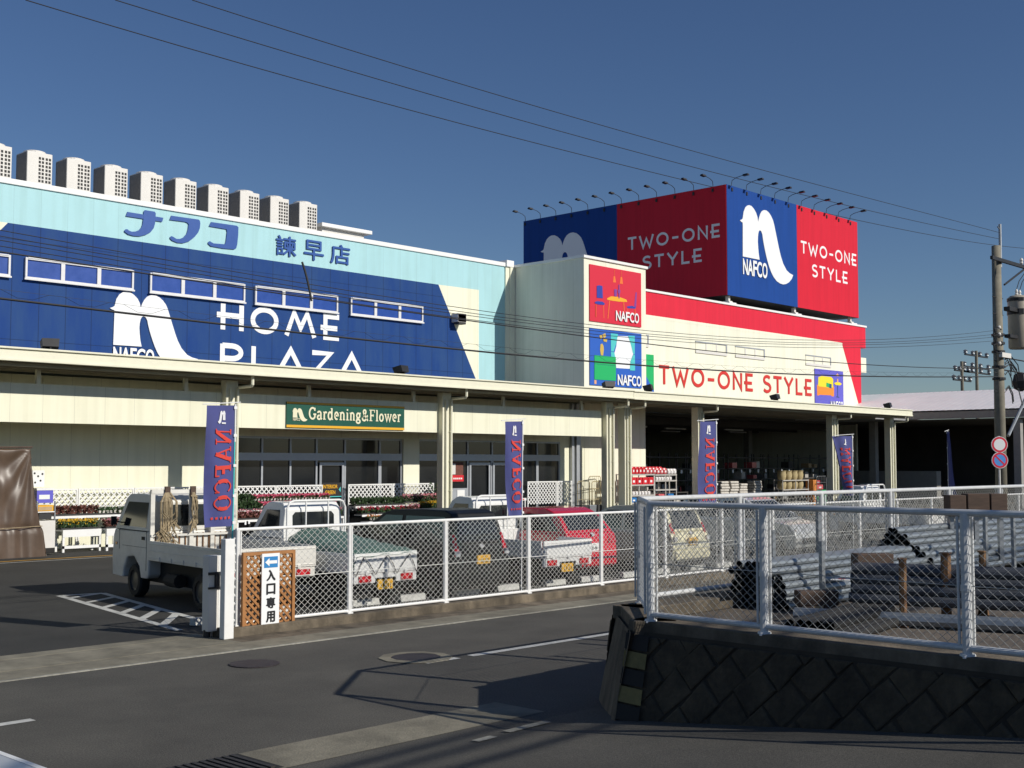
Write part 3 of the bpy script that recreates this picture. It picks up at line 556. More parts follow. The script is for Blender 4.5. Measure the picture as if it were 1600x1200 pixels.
# canopy
def canopy(root, x0, x1, ztop, ends):
    m = MB(); m.box(x0, x1, 31.0, 31.12, ztop-.30, ztop-.03, 'beige'); m.box(x0, x1, 30.94, 31.16, ztop-.05, ztop, 'beige'); m.box(x0, x1, 30.97, 31.14, ztop-.36, ztop-.30, 'beige')
    part('fascia', root, m, bevel=.008)
    m = MB(); m.box(x0, x1, 31.16, 38.39, ztop-.20, ztop-.06, 'roofgrey'); part('canopy_roof', root, m)
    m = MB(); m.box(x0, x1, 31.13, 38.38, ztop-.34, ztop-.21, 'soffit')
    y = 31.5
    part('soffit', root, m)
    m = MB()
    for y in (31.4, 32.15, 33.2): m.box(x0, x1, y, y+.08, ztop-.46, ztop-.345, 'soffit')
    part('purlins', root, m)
canopy(hs, -10, 39.85, 5.46, 1)
def column(root, x, ztop=5.0, wd=.42, dp=.29):
    m = MB(); m.box(x, x+wd, 32.02, 32.02+dp, 0, ztop, 'beige'); c = part('column', root, m, bevel=.012)
    m = MB(); m.tube((x+.13*wd/.42, 31.97, 0), (x+.13*wd/.42, 31.97, 4.75), .035, 'beige', 8); m.tube((x+wd-.05, 31.96, 0), (x+wd-.05, 31.96, 4.72), .045, 'beige', 8)
    m.path([(x+wd-.05, 31.96, 4.70), (x+wd-.05, 31.90, 4.78), (x+wd-.05, 31.24, 4.80), (x+wd-.05, 31.19, 4.84), (x+wd-.05, 31.19, 5.10)], .05, 'beige', 8)
    for z in (1.5, 2.55, 3.6): m.box(x+wd-.11, x+wd+.01, 31.945, 32.02, z, z+.025, 'beige')
    part('downpipe', root, m)
for x in (12.0, 21.12, 30.13, 39.36): column(hs, x)
# ================================================================== FURNITURE STORE (cream and red) with entrance tower
fs_ = thing('furniture_store', 'cream furniture store with a red top band, an entrance tower and an open hall', 'store', (58, 38.4, 0), world=True)
m = MB(); m.box(40.52, 44.9, YW, YW+.2, 5.0, 11.36, 'creamfine'); m.box(40.52, 44.82, YW, YW+.2, 0, 5.0, 'creamfine'); part('tower_wall', fs_, m)
m = MB(); m.box(40.52, 40.7, YW+.2, 48, 4.6, 11.36, 'creamside'); m.box(44.7, 44.9, YW+.2, 48, 0, 11.36, 'creamside'); m.box(40.7, 44.7, 47.8, 48, 5, 11.36, 'creamside'); part('tower_side', fs_, m)
m = MB(); m.box(40.44, 44.98, YW-.08, 48.05, 11.36, 11.48, 'white'); part('parapet_cap', fs_, m, bevel=.012)
m = MB(); m.box(44.9, 73.2, YF, YF+.3, 5.12, 9.95, 'creamfine'); m.box(44.9, 73.9, YF, YF+.3, 9.95, 11.30, 'red'); m.box(73.2, 73.9, YF-.02, YF+.3, 8.35, 9.31, 'cream2'); m.box(73.0, 73.2, YF+.3, 70, 0, 11.2, 'creamside'); part('wall', fs_, m)
m = MB(); m.poly([(44.9, 10.10), (70.74, 10.10), (72.95, 6.0), (73.2, 6.0), (73.2, 9.95), (44.9, 9.95)][:2]+[(72.95, 6.0), (73.2, 6.0), (73.2, 9.95), (70.9, 9.9505), (70.9, 9.95)][:0]+[(70.74, 10.10), (72.95, 6.0), (73.2, 6.0), (73.2, 10.10)][1:], front(YF-.006), 'red') if False else m.poly([(70.74, 10.10), (73.2, 5.55), (73.2, 10.10)], front(YF-.006), 'red'); part('red_field', fs_, m)
m = MB(); m.box(44.9, 70.82, YF-.008, YF-.002, 9.94, 10.10, 'creamfine'); part('cream_edge', fs_, m)
m = MB(); m.box(44.9, 73.98, YF-.07, YF+.4, 11.30, 11.42, 'white'); part('parapet_cap', fs_, m, bevel=.012)
m = MB(); m.box(44.9, 73.9, YF+.3, 75, 11.0, 11.15, 'roofgrey'); m.box(40.7, 44.7, YW+.2, 47.8, 11.1, 11.2, 'roofgrey'); part('roof', fs_, m)
def greywindow(x0, x1, z0, z1):
    m = MB(); Y = YF; m.box(x0, x1, Y-.05, Y-.002, z1-.06, z1, 'alu'); m.box(x0, x1, Y-.06, Y-.002, z0, z0+.14, 'acpaint'); m.box(x1-.10, x1, Y-.05, Y-.002, z0+.14, z1-.06, 'alu')
    for k in (1, 2): x = x0+(x1-x0)*k/3; m.box(x-.05, x+.05, Y-.04, Y-.002, z0+.14, z1-.06, 'acpaint')
    f = part('window', fs_, m); m = MB(); m.box(x0+.02, x1-.1, Y-.02, Y-.003, z0+.14, z1-.06, 'creamfine'); part('pane', f, m)
for x0, x1 in ((47.6, 50.6), (54.75, 57.76), (58.6, 61.65), (66.25, 69.3)): greywindow(x0, x1, 8.42, 9.06)
LT(fs_, 'TWO-ONE STYLE', front(YF-.03), 51.5, 6.58, .97, 15.4, 'redletter', .18)
canopy(fs_, 39.86, 64.95, 5.44, 1)
for x, wd in ((40.55, .36), (45.84, .36), (57.86, .48), (64.3, .48)): column(fs_, x, 5.0, wd, .36)
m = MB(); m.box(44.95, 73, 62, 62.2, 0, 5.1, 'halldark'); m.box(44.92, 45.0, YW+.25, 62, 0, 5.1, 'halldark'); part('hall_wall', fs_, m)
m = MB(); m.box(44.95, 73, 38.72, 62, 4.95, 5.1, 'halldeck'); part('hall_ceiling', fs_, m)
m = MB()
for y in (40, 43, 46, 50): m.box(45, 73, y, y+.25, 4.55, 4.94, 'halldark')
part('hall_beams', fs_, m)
for x, y in ((47.5, 41), (52, 41), (57, 42), (61.5, 41), (50, 45), (55.5, 45), (62, 46), (66.5, 44)):
    m = MB(); m.box(x, x+1.9, y, y+.14, 4.42, 4.5, 'white'); part('tube_light', fs_, m)
m = MB(); m.box(44.95, 73, 34.3, 62, 0.002, 0.012, 'asphalt2'); struct('hall_floor', m)
m = MB(); m.box(64.97, 73.1, 33.6, 38.38, 5.02, 5.12, 'roofgrey'); part('sun_block_roof', fs_, m)  # added roof piece, blocks sun coming in past the canopy end
# ================================================================== wall signs
def panel(name, label, x0, x1, z0, z1, Y, col, pics, cols, nafco=None):
    t = thing(name, label, 'sign', ((x0+x1)/2, Y, z0), world=True)
    m = MB(); m.box(x0, x1, Y-.05, Y-.001, z0, z1, col); part('panel', t, m)
    m = MB()
    for i, (k, pl) in enumerate(pics.items()): m.poly(pl, front(Y-.055-.0025*(i % 7)), cols.get(k, 'p_orange'))
    if pics: part('picture', t, m)
    if nafco:
        a, c, v0, v1 = nafco; m = MB(); g = [(0, .20), (.21, .43), (.43, .59), (.60, .79), (.81, 1)]
        for k, (ch, (p, q)) in enumerate(zip('NAFCO', g)): typeset(m, ch, front(Y-.078-.004*k), 'whiteletter', a+(c-a)*p, a+(c-a)*q, v0, v1, bold=.022)
        part('lettering', t, m)
    return t
panel('wall_sign', 'square red wall sign with a dining table and hanging lamps', 40.86, 44.50, 8.64, 11.12, YW, 'p_red', PIC_RED, dict(chairback='p_navy', seat='p_navy', chair2='p_purple', seat2='p_navy', pole='p_purple', vase='p_purple', vase2='p_purple', table='p_amber', lampA='p_orange', lampB='p_orange', leg1='p_orange'), (42.62, 44.25, 8.80, 9.24))
panel('wall_sign', 'square blue wall sign with a green drawer chest and a window', 40.86, 44.50, 5.86, 8.34, YW, 'p_blue', PIC_BLUE, dict(win='p_white', curtL='p_teal', curtR='p_teal', tieL='p_teal', tieR='p_teal', dresser='p_green', line1='p_dkblue', line2='p_dkblue', foot1='p_peach', foot2='p_peach', vase='p_ochre', fl1='p_ochre', fl2='p_ochre', fl3='p_ochre', k1='p_yellow', k2='p_yellow', k3='p_yellow'), (42.72, 44.38, 5.94, 6.40))
panel('wall_sign', 'violet wall sign with an orange armchair and a lamp', 67.28, 70.78, 5.75, 8.26, YF, 'p_violet', PIC_SOFA, dict(back='p_yellow', seat='p_sofa', cushG='p_green', cushB='p_dkblue', shade='p_yellow', pole='p_dkblue', foot='p_dkblue', stem='p_peach', bird='p_peach'), (69.1, 70.6, 5.84, 6.34))
t = panel('wall_sign', 'green and blue wall sign half hidden behind the entrance tower', 47.5, 51.0, 5.75, 8.05, YF, 'p_green', {'corner': [(47.5, 5.76), (51.0, 5.76), (51.0, 6.2), (50.0, 7.3), (47.5, 7.3)]}, {'corner': 'p_blue'}, (49.2, 50.75, 5.84, 6.3))
t = thing('wall_sign', 'wide dark green gardening sign with yellow edges above the shop windows', 'sign', (26, 32.2, 3.6), world=True)
YS = 32.2
m = MB(); m.box(23.49, 28.47, YS, YS+.049, 3.62, 4.44, 'signgreen'); part('panel', t, m)
m = MB(); m.box(23.49, 28.47, YS-.01, YS-.001, 3.62, 3.70, 'signyellow'); m.box(23.49, 28.47, YS-.01, YS-.001, 4.37, 4.44, 'signyellow'); part('edging', t, m)
nlogo(t, front(YS-.002), 23.70, 3.82, .42, .42, 'signcream', .01)
m = MB(); serif(m, 'Gardening&Flower', place(front(YS-.012), 24.36, 3.90, .38), 'signcream', sw=.15, thin=.075, tw=3.95/.38, th=.008, step=.0016); part('lettering', t, m)
# ================================================================== rooftop billboard
bb = thing('rooftop_billboard', 'huge blue and red box billboard standing on the roof', 'billboard', (66, 46, 11.15), world=True)
BX0, BX1, BY0, BY1, BZ0, BZ1 = 58.8, 74.15, 39.0, 54.8, 12.0, 18.37
m = MB(); m.box(BX0, BX1, BY0, BY1, BZ0, BZ1, 'darkmetal'); part('frame', bb, m)
def sheet(x0, x1, fnq, mat_):
    m = MB(); m.poly([(x0, BZ0+.01), (x1, BZ0+.01), (x1, BZ1-.01), (x0, BZ1-.01)], fnq, mat_, .018); part('face_sheet', bb, m)
sheet(BX0+.01, 66.45, front(BY0-.02), 'bluesign'); sheet(66.46, BX1-.01, front(BY0-.02), 'redsign')
lf = leftface(BX0-.02); sheet(-BY1+.01, -46.95, lf, 'bluesign'); sheet(-46.94, -BY0-.01, lf, 'redsign')
nlogo(bb, front(BY0-.022), 60.109, 13.235, 4.03, 4.27, 'whiteletter', .03)
nlogo(bb, leftface(BX0-.022), -53.25, 13.2, 3.9, 3.9, 'whiteletter', .03)
LT(bb, 'TWO-ONE', front(BY0-.025), 66.9, 15.43, .75, 7.02, 'whiteletter', .18); LT(bb, 'STYLE', front(BY0-.025), 68.2, 14.12, .75, 4.5, 'whiteletter', .18)
LT(bb, 'TWO-ONE', leftface(BX0-.025), -46.1, 15.4, .76, 6.65, 'whiteletter', .18); LT(bb, 'STYLE', leftface(BX0-.025), -45.0, 14.12, .76, 4.3, 'whiteletter', .18)
for x in (59.3, 66.5, 73.5):
    m = MB(); m.box(x-.35, x+.35, 38.95, 39.7, 11.1, 11.62, 'white'); m.box(x-.18, x+.18, 39.1, 39.5, 11.62, 11.72, 'acpaint'); m.box(x-.09, x+.09, 39.2, 39.4, 11.72, 12.0, 'acpaint'); part('support_foot', bb, m)
m = MB()
for x in (59.3, 66.5, 73.5):
    for y in (44, 49, 54): m.box(x-.15, x+.15, y-.15, y+.15, 11.1, 12.0, 'darkmetal')
part('frame_legs', bb, m)
lamp_label = 'small arm floodlight on the %s top edge of the rooftop billboard'
def armlamp(x, y, dx, dy, first=[None]):
    if first[0] is None:
        t = thing('sign_lamp', '', 'lamp', (0, 0, 0)); first[0] = t
        m = MB(); m.path([(0, .05, -.35), (0, .05, .15), (0, .0, .38), (0, -.35, .52), (0, -1.05, .62)], .024, 'darkmetal', 6); m.box(-.08, .08, -.03, .02, -.4, -.15, 'darkmetal'); part('arm', t, m)
        m = MB(); m.hexa([(-.13, -1.5, .56), (.13, -1.5, .56), (.15, -1.02, .54), (-.15, -1.02, .54)], [(-.10, -1.45, .68), (.10, -1.45, .68), (.11, -1.05, .66), (-.11, -1.05, .66)], 'darkmetal'); part('lamp_head', t, m)
    else: t = dup(first[0])
    t.scale = (.8, .74, .8); return t
for i in range(10):
    t = armlamp(0, 0, 0, 0); t.location = (59.35+1.54*i, BY0-.04, BZ1); t['label'] = lamp_label % 'sunlit front'; t['group'] = 'lamps along the front of the billboard'
for i in range(12):
    t = armlamp(0, 0, 0, 0); t.location = (BX0-.04, 39.9+1.34*i, BZ1); t.rotation_euler = (0, 0, R(-90)); t['label'] = lamp_label % 'shaded side'; t['group'] = 'lamps along the shaded side of the billboard'
# ================================================================== rooftop machines
def acunit():
    t = thing('rooftop_unit', 'tall pale grey air conditioning unit in the row on the blue store roof', 'air conditioner', (0, 0, 0), 0, 'air conditioning units along the roof')
    m = MB(); m.box(0, .88, 0, .82, 0, 1.66, 'acpaint'); part('casing', t, m, bevel=.02)
    m = MB()
    for gx in (.40, .51, .64, .75):
        for k in range(11): m.box(gx, gx+.075, -.006, .001, .14+k*.128, .14+k*.128+.085, 'slot')
    part('grille', t, m)
    m = MB(); m.box(-.006, .001, .03, .80, .06, 1.62, 'coil'); m.box(-.012, -.007, .3, .36, .5, .58, 'slot'); part('side_panel', t, m)
    m = MB(); m.lathe([(.36, 0), (.36, .07), (.31, .09), (.31, .02)], Matrix.Translation((.44, .41, 1.66)), 'acpaint', 20, False); part('fan_ring', t, m)
    m = MB(); m.box(.05, .83, .05, .77, -.2, 0, 'steelgrey'); part('base', t, m)
    return t
ac = acunit()
for i in range(10):
    t = ac if i == 0 else dup(ac); t.location = (18.24+1.394*(i-1), 39.6, 11.22+.0)
t = thing('roof_hatch', 'low white roof hatch house with an overhanging lid', 'roof hatch', (31.9, 40, 11.2), world=True)
m = MB(); m.box(30.75, 32.95, 39.9, 41.8, 11.2, 12.08, 'acpaint'); part('walls', t, m)
m = MB(); m.box(30.6, 33.25, 39.7, 42, 12.08, 12.24, 'white'); part('lid', t, m, bevel=.02)
m = MB()
for k in range(6): m.tube((29.9+.15*k, 40.2+.2*k, 11.2), (29.9+.15*k, 40.2+.2*k, 12.1), .04, 'steelgrey', 6)
m.path([(29.8, 40.2, 12.0), (30.7, 41.3, 12.0)], .06, 'steelgrey', 6); part('pipes', t, m)
# floodlights on the canopy edge
def flood():
    t = thing('canopy_floodlight', '', 'floodlight', (0, 0, 0))
    m = MB(); m.box(-.02, .02, -.12, .12, 0, .16, 'darkmetal'); m.box(-.22, .22, -.12, .12, -.0, .03, 'darkmetal'); part('bracket', t, m)
    m = MB(); m.hexa([(-.20, -.16, .12), (.20, -.16, .12), (.22, .16, .06), (-.22, .16, .06)], [(-.22, -.10, .34), (.22, -.10, .34), (.24, .24, .26), (-.24, .24, .26)], 'darkmetal'); part('housing', t, m)
    return t
fl0 = flood()
for i, (x, ps) in enumerate(((15.2, 'below the left end of the blue wall'), (27.6, 'right of the white store lettering'), (38.7, 'below the blue bedroom sign'), (41.35, 'below the half hidden green sign'), (51.3, 'below the long red lettering'), (62.8, 'near the right end of the canopy'))):
    t = fl0 if i == 0 else dup(fl0); t.location = (x, 31.35, 5.44); t.rotation_euler = (0, 0, R((-20, 15, -30, 25, 10, 12)[i])); t['label'] = 'small dark floodlight on the canopy edge '+ps; t['group'] = 'floodlights on the canopy'
# ================================================================== white roofed shed on the right
sh = thing('open_shed', 'open shed with a white corrugated roof right of the furniture store', 'shed', (76, 40, 0), world=True)
m = MB(); n = 88
for k in range(n):
    y0 = 26.4+(62-26.4)*k/n; y1 = 26.4+(62-26.4)*(k+.72)/n; y2 = 26.4+(62-26.4)*(k+1)/n
    m.quad((69.7, y0, 5.58), (76, y0, 7.05), (76, y1, 7.05), (69.7, y1, 5.58), 'shedroof'); m.quad((69.7, y1, 5.58), (76, y1, 7.05), (76, (y1+y2)/2, 7.038), (69.7, (y1+y2)/2, 5.568), 'shedroof'); m.quad((69.7, (y1+y2)/2, 5.568), (76, (y1+y2)/2, 7.038), (76, y2, 7.05), (69.7, y2, 5.58), 'shedroof')
m.quad((76, 26.4, 7.05), (82.5, 26.4, 5.55), (82.5, 62, 5.55), (76, 62, 7.05), 'shedroof'); part('roof', sh, m)
m = MB(); m.box(69.75, 69.9, 26.5, 62, 5.08, 5.5, 'shedgrey'); part('fascia', sh, m)
m = MB(); m.poly([(69.8, 5.05), (82.4, 5.05), (82.4, 5.5), (76, 6.98), (69.8, 5.5)], front(26.5), 'shedbrown', .08); part('gable', sh, m)
for y in (27.2, 36, 45, 54):
    m = MB(); m.box(69.9, 70.3, y-.2, y+.2, 0, 5.05, 'shedgrey'); part('post', sh, m)
m = MB(); m.box(82.2, 82.4, 26.6, 62, 0, 5.1, 'halldark'); m.box(70.3, 82.2, 61.8, 62, 0, 5.1, 'halldark'); part('rear_wall', sh, m)
m = MB(); m.box(69.9, 82.2, 26.7, 61.8, 5.0, 5.06, 'halldeck'); part('ceiling', sh, m)
# ================================================================== fences
def chain(mb, P, w, h, sx, sy, r, m, off=.006):
    """straight diagonal wires of a chain link sheet; P(u, v, d) -> point"""
    for sg, (a, b_, c, d) in diag(w, h, sx, sy): mb.tube(P(a, b_, sg*off), P(c, d, sg*off), r, m, 4, caps=False)
t = thing('car_park_fence', 'long white chain link fence along the car park kerb', 'fence', (10.27, 15.22, 0.15), world=True)
FY = 15.22; FX0 = 10.27; NP = 30; FP = 2.06
for k in range(NP):
    m = MB(); x = FX0+k*FP; m.tube((x, FY, .05), (x, FY, 1.54), .032, 'fencewhite', 8); m.tube((x+.055, FY+.0, .16), (x+.055, FY, 1.50), .014, 'fencewhite', 6)
    m.box(x-.05, x+.05, FY-.05, FY+.05, .148, .17, 'fencewhite'); part('post', t, m)
m = MB(); m.tube((FX0-.03, FY, 1.53), (FX0+(NP-1)*FP, FY, 1.53), .024, 'fencewhite', 8); part('top_rail', t, m)
m = MB(); m.tube((FX0, FY, .19), (FX0+(NP-1)*FP, FY, .19), .024, 'fencewhite', 8); part('bottom_rail', t, m)
m = MB(); m.tube((FX0, FY-.02, .80), (FX0+(NP-1)*FP, FY-.02, .80), .007, 'wirewhite', 5); part('line_wire', t, m)
m = MB(); chain(m, lambda u, v, d: (FX0+u, FY+d, .20+v), (NP-1)*FP, 1.32, .115, .095, .0033, 'wirewhite'); part('chain_link', t, m)
# yard fence on the stone wall: along -y (x = 9.5), a short chamfer, then along +x (y = 8.2)
yf = thing('yard_fence', 'pale chain link fence on top of the dark stone wall, turning the corner', 'fence', (9.5, 7.2, 1.0), world=True)
ZB, ZT = 1.06, 2.11
def fpost(x, y, r=.038):
    m = MB(); m.tube((x, y, .98), (x, y, ZT-.01), r, 'fencegrey', 10); m.tube((x+r+.02, y-.03, ZB), (x+r+.02, y-.03, ZT-.03), .013, 'fencegrey', 6); m.tube((x-.012, y+r+.02, ZB), (x-.012, y+r+.02, ZT-.03), .012, 'fencegrey', 6)
    m.lathe([(r+.008, 0), (r+.008, .05)], Matrix.Translation((x, y, 1.50)), 'fencegrey', 10); m.lathe([(r+.03, 0), (r+.02, .03)], Matrix.Translation((x, y, .985)), 'fencegrey', 10); part('post', yf, m)
for x, y in ((9.5, 7.2), (9.5, 5.95), (9.5, 4.12), (9.5, 2.25), (9.5, .4), (10.64, 8.2)): fpost(x, y)
for k in range(1, 16): fpost(10.64+1.925*k, 8.2, .034)
corner = [(9.5, -1.5), (9.5, 7.2), (10.64, 8.2), (40, 8.2)]
for z, nm in ((ZT, 'top_rail'), (ZB, 'bottom_rail')):
    for (a, c), (d, e) in zip(corner[:-1], corner[1:]):
        m = MB(); m.tube((a, c, z), (d, e, z), .027, 'fencegrey' if (a == 9.5 and d == 9.5) else 'fencegrey', 10); part(nm, yf, m, smooth=False)
for (a, c), (d, e) in zip(corner[:-1], corner[1:]):
    dv = Vector((d-a, e-c, 0)); L = dv.length; dv.normalize(); nv = Vector((-dv.y, dv.x, 0)); o = Vector((a, c, ZB))
    m = MB(); chain(m, lambda u, v, q: o+dv*u+nv*(q)+Vector((0, 0, v)), L, ZT-ZB, .082, .072, .0023 if e < 8 or a < 10 else .003, 'wire', .004); part('chain_link', yf, m)
    m = MB(); m.tube(o+Vector((0, 0, .48)), o+dv*L+Vector((0, 0, .48)), .004, 'wire', 5); part('line_wire', yf, m)
# ================================================================== stone retaining wall
rw = thing('retaining_wall', 'dark stone block retaining wall under the grey fence, striped at its corner', 'wall', (9.4, 6, 0), world=True)
WT = 1.0
def wallface(p0, p1, top_in, z0f, name, stones=True):
    """p0->p1 base line (2d) seen from outside; the face leans in by top_in at height WT"""
    a = Vector((*p0, 0)); d = Vector((*p1, 0))-a; L = d.length; d.normalize(); nrm = Vector((d.y, -d.x, 0))
    def P(u, v, q): return a+d*u-nrm*(top_in*v/WT)+nrm*q+Vector((0, 0, v))
    m = MB(); m.add([P(0, -.1, 0), P(L, -.1, 0), P(L, WT-.1, 0), P(0, WT-.1, 0)], [(0, 1, 2, 3)], 'mortar'); part(name+'_backing', rw, m)
    if not stones:
        m = MB(); m.add([P(-.02, -.1, .03), P(L+.02, -.1, .03), P(L+.02, WT-.1, .03), P(-.02, WT-.1, .03)], [(0, 1, 2, 3)], 'kerb'); part(name, rw, m)
    m = MB(); c, s_ = math.cos(R(45)), math.sin(R(45)); bw, bh = .35, .27
    rows = int((L+WT)*1.5/bh)+3 if stones else 0
    for j in range(-rows, rows):
        for i in range(-rows, rows):
            q0 = i*bw+(.5*bw if j % 2 else 0); r_0 = j*bh
            rnd = random.Random(i*977+j*31); g = .006
            pts = [(q0+g, r_0+g), (q0+bw-g, r_0+g), (q0+bw-g, r_0+bh-g), (q0+g, r_0+bh-g)]
            pts = [(x*c-y*s_+rnd.uniform(-.018, .018), x*s_+y*c+rnd.uniform(-.018, .018)) for x, y in pts]
            for ax, sg, lim in ((0, 1, .01), (0, -1, -(L-.01)), (1, 1, -.08), (1, -1, -(WT-.14))):   # clip to the face
                out = []
                for k in range(len(pts)):
                    p, q = pts[k], pts[(k+1) % len(pts)]; fp, fq = sg*p[ax]-lim, sg*q[ax]-lim
                    if fp >= 0: out.append(p)
                    if (fp >= 0) != (fq >= 0): tt = fp/(fp-fq); out.append((p[0]+(q[0]-p[0])*tt, p[1]+(q[1]-p[1])*tt))
                pts = out
                if len(pts) < 3: break
            if len(pts) < 3: continue
            cx = sum(p[0] for p in pts)/len(pts); cy = sum(p[1] for p in pts)/len(pts); n = len(pts); dep = rnd.uniform(.010, .03)
            o1 = [P(*p, .0) for p in pts]; o2 = [P(cx+(p[0]-cx)*.97, cy+(p[1]-cy)*.97, dep*.7) for p in pts]; o3 = [P(cx+(p[0]-cx)*.86, cy+(p[1]-cy)*.86, dep) for p in pts]
            f = [(k, (k+1) % n, n+(k+1) % n, n+k) for k in range(n)]+[(n+k, n+(k+1) % n, 2*n+(k+1) % n, 2*n+k) for k in range(n)]+[tuple(2*n+k for k in range(n))]
            m.add(o1+o2+o3, f, 'stone')
    if stones: part('stone_facing', rw, m)
    m = MB(); m.hexa([P(0, WT-.14, -.01), P(L, WT-.14, -.01), P(L, WT-.14, -.4), P(0, WT-.14, -.4)], [P(0, WT, .012), P(L, WT, .012), P(L, WT, -.4), P(0, WT, -.4)], 'kerb'); part('coping', rw, m, bevel=.012)
    return P, L
Pl, Ll = wallface((9.23, 7.42), (9.23, -4), .22, None, 'long_face')
Pc, Lc = wallface((10.25, 8.42), (9.23, 7.42), .20, None, 'corner_face', False)
Ps, Ls = wallface((60, 8.42), (10.25, 8.42), .16, None, 'road_face')
m = MB()
for k, z in enumerate((.10, .26, .42, .58, .74)):
    if k in (1, 2, 3, 4, 0): m.add([Pl(.03, z, .056), Pl(.30, z-.01, .056), Pl(.30, z+.13, .056), Pl(.03, z+.145, .056)], [(0, 1, 2, 3)], 'tape_k' if k % 2 == 0 else 'tape_y')
part('warning_stripes', rw, m)
m = MB(); m.add([Pl(-.05, -.05, .02), Pl(.03, -.05, .058), Pl(.03, WT-.1, .058), Pl(-.05, WT-.1, .02)], [(0, 1, 2, 3)], 'kerb'); part('corner_edge', rw, m)
b = MB(); b.add([(9.62, 7.35, .86), (10.4, 8.1, .86), (60, 8.1, .86), (60, -40, .86), (9.62, -40, .86)], [(0, 1, 2, 3, 4)], 'soil'); struct('yard_ground', b)
# ================================================================== steel pipes in the yard
def pipe_proto(L, r, m_='pipe'):
    m = MB(); n = 10; vs = []; fs = []
    for x, rad in ((0, r), (L, r), (L, r*.86), (0, r*.86)): vs += [(x, rad*math.cos(2*math.pi*i/n), rad*math.sin(2*math.pi*i/n)) for i in range(n)]
    for j in range(3): fs += [(j*n+i, j*n+(i+1) % n, (j+1)*n+(i+1) % n, (j+1)*n+i) for i in range(n)]
    m.add(vs, fs[:2*n], m_); m.add(vs, fs[2*n:], 'under')
    mid = MB(); return m
def pipes(L, r, org, rz, rows, label, group, m_='pipe', jit=.035):
    pr = None; d = Vector((math.cos(rz), math.sin(rz), 0)); nrm = Vector((-d.y, d.x, 0)); rnd = random.Random(len(label))
    for k, (cnt, off) in enumerate(rows):
        for i in range(cnt):
            if pr is None: o = pr = pipe_proto(L, r, m_).build('steel_pipe', smooth=False); tag(o, label, 'pipe', group)
            else: o = pr.copy(); COL.objects.link(o)
            p = Vector(org)+nrm*((i+off)*2.04*r)+Vector((0, 0, r+k*1.78*r))+d*rnd.uniform(-jit, jit)
            o.location = p; o.rotation_euler = (0, 0, rz)
pipes(4.2, .042, (12.05, 7.28, .87), 0, [(10, 0), (9, .5), (9, 0), (8, .5), (7, 1)], 'grey steel pipe in the stack with open ends nearest the fence corner', 'pipes stacked behind the fence corner')
pipes(3.6, .042, (11.8, 7.36, 1.255), R(0), [(6, .3), (4, .8)], 'grey steel pipe lying on top of the stack behind the fence corner', 'pipes on top of the corner stack')
pipes(6.0, .042, (15.7, 7.0, 1.02), R(0), [(9, 2.4), (9, 2.9), (9, 3.4), (8, 4.4), (7, 5.4), (5, 6.9), (4, 7.4), (2, 8.9)], 'grey steel pipe on the raised stack in the middle of the yard', 'pipes on the raised stack')
pipes(4.6, .055, (12.15, 6.55, 1.0), R(-72), [(5, 0), (5, .5), (4, 1), (4, 1.5)], 'dark grey steel pipe in the stack running along the stone wall', 'pipes in the long stack along the wall', 'pipedark')
pipes(5.4, .075, (11.35, 6.75, .86), R(-70), [(1, 0)], 'thick grey steel pipe lying alone in front of the long stack', 'single pipe', jit=0)
pipes(1.7, .045, (10.35, 5.6, .87), R(8), [(9, 0), (5, 2)], 'short dark pipe end sticking out low beside the fence post', 'low pipes by the fence', 'under')
def stake(x, y, z1, r, label, mat_='rust', kind='rusty_stake'):
    m = MB(); m.tube((x, y, .86), (x+.01, y, z1), r, mat_, 8); m.box(x-.09, x+.09, y-.09, y+.09, .86, .88, mat_); m.hexa([(x-.11, y-.02, .88), (x+.11, y-.02, .88), (x+.11, y+.02, .88), (x-.11, y+.02, .88)], [(x-.03, y-.02, 1.02), (x+.03, y-.02, 1.02), (x+.03, y+.02, 1.02), (x-.03, y+.02, 1.02)], mat_)
    t = thing(kind, label, 'stake', (x, y, .86), world=True); part('post', t, m)
    m = MB(); m.tube((x, y, z1), (x, y, z1+.015), r*1.25, mat_, 8); part('cap', t, m)
stake(11.75, 5.75, 1.53, .04, 'rusty brown stake with a spread foot left of the thick fence post')
stake(12.55, 5.66, 1.55, .055, 'thicker rusty stake close beside the thick fence post')
stake(13.05, 5.48, 1.55, .04, 'short rusty stake right of the thick fence post')
def upright(x, y, z0, z1, label):
    t = thing('rack_upright', label, 'upright', (x, y, z0), world=True)
    m = MB(); m.box(x-.035, x+.035, y-.02, y+.02, z0, z1, 'steelgrey'); part('column', t, m); m = MB(); m.box(x-.08, x+.08, y-.08, y+.08, z0-.005, z0+.015, 'steelgrey'); part('foot_plate', t, m)
upright(12.55, 7.1, .87, 1.62, 'grey steel upright standing in the nearest pipe stack'); upright(16.2, 6.75, .87, 1.84, 'left one of two grey uprights beside the raised pipe stack'); upright(16.75, 6.6, .87, 1.82, 'right one of two grey uprights beside the raised pipe stack'); upright(14.1, 8.02, .87, 1.95, 'dark grey upright between the fence and the pipe stacks'); upright(12.9, 7.95, .87, 1.7, 'short grey upright by the road side of the yard')
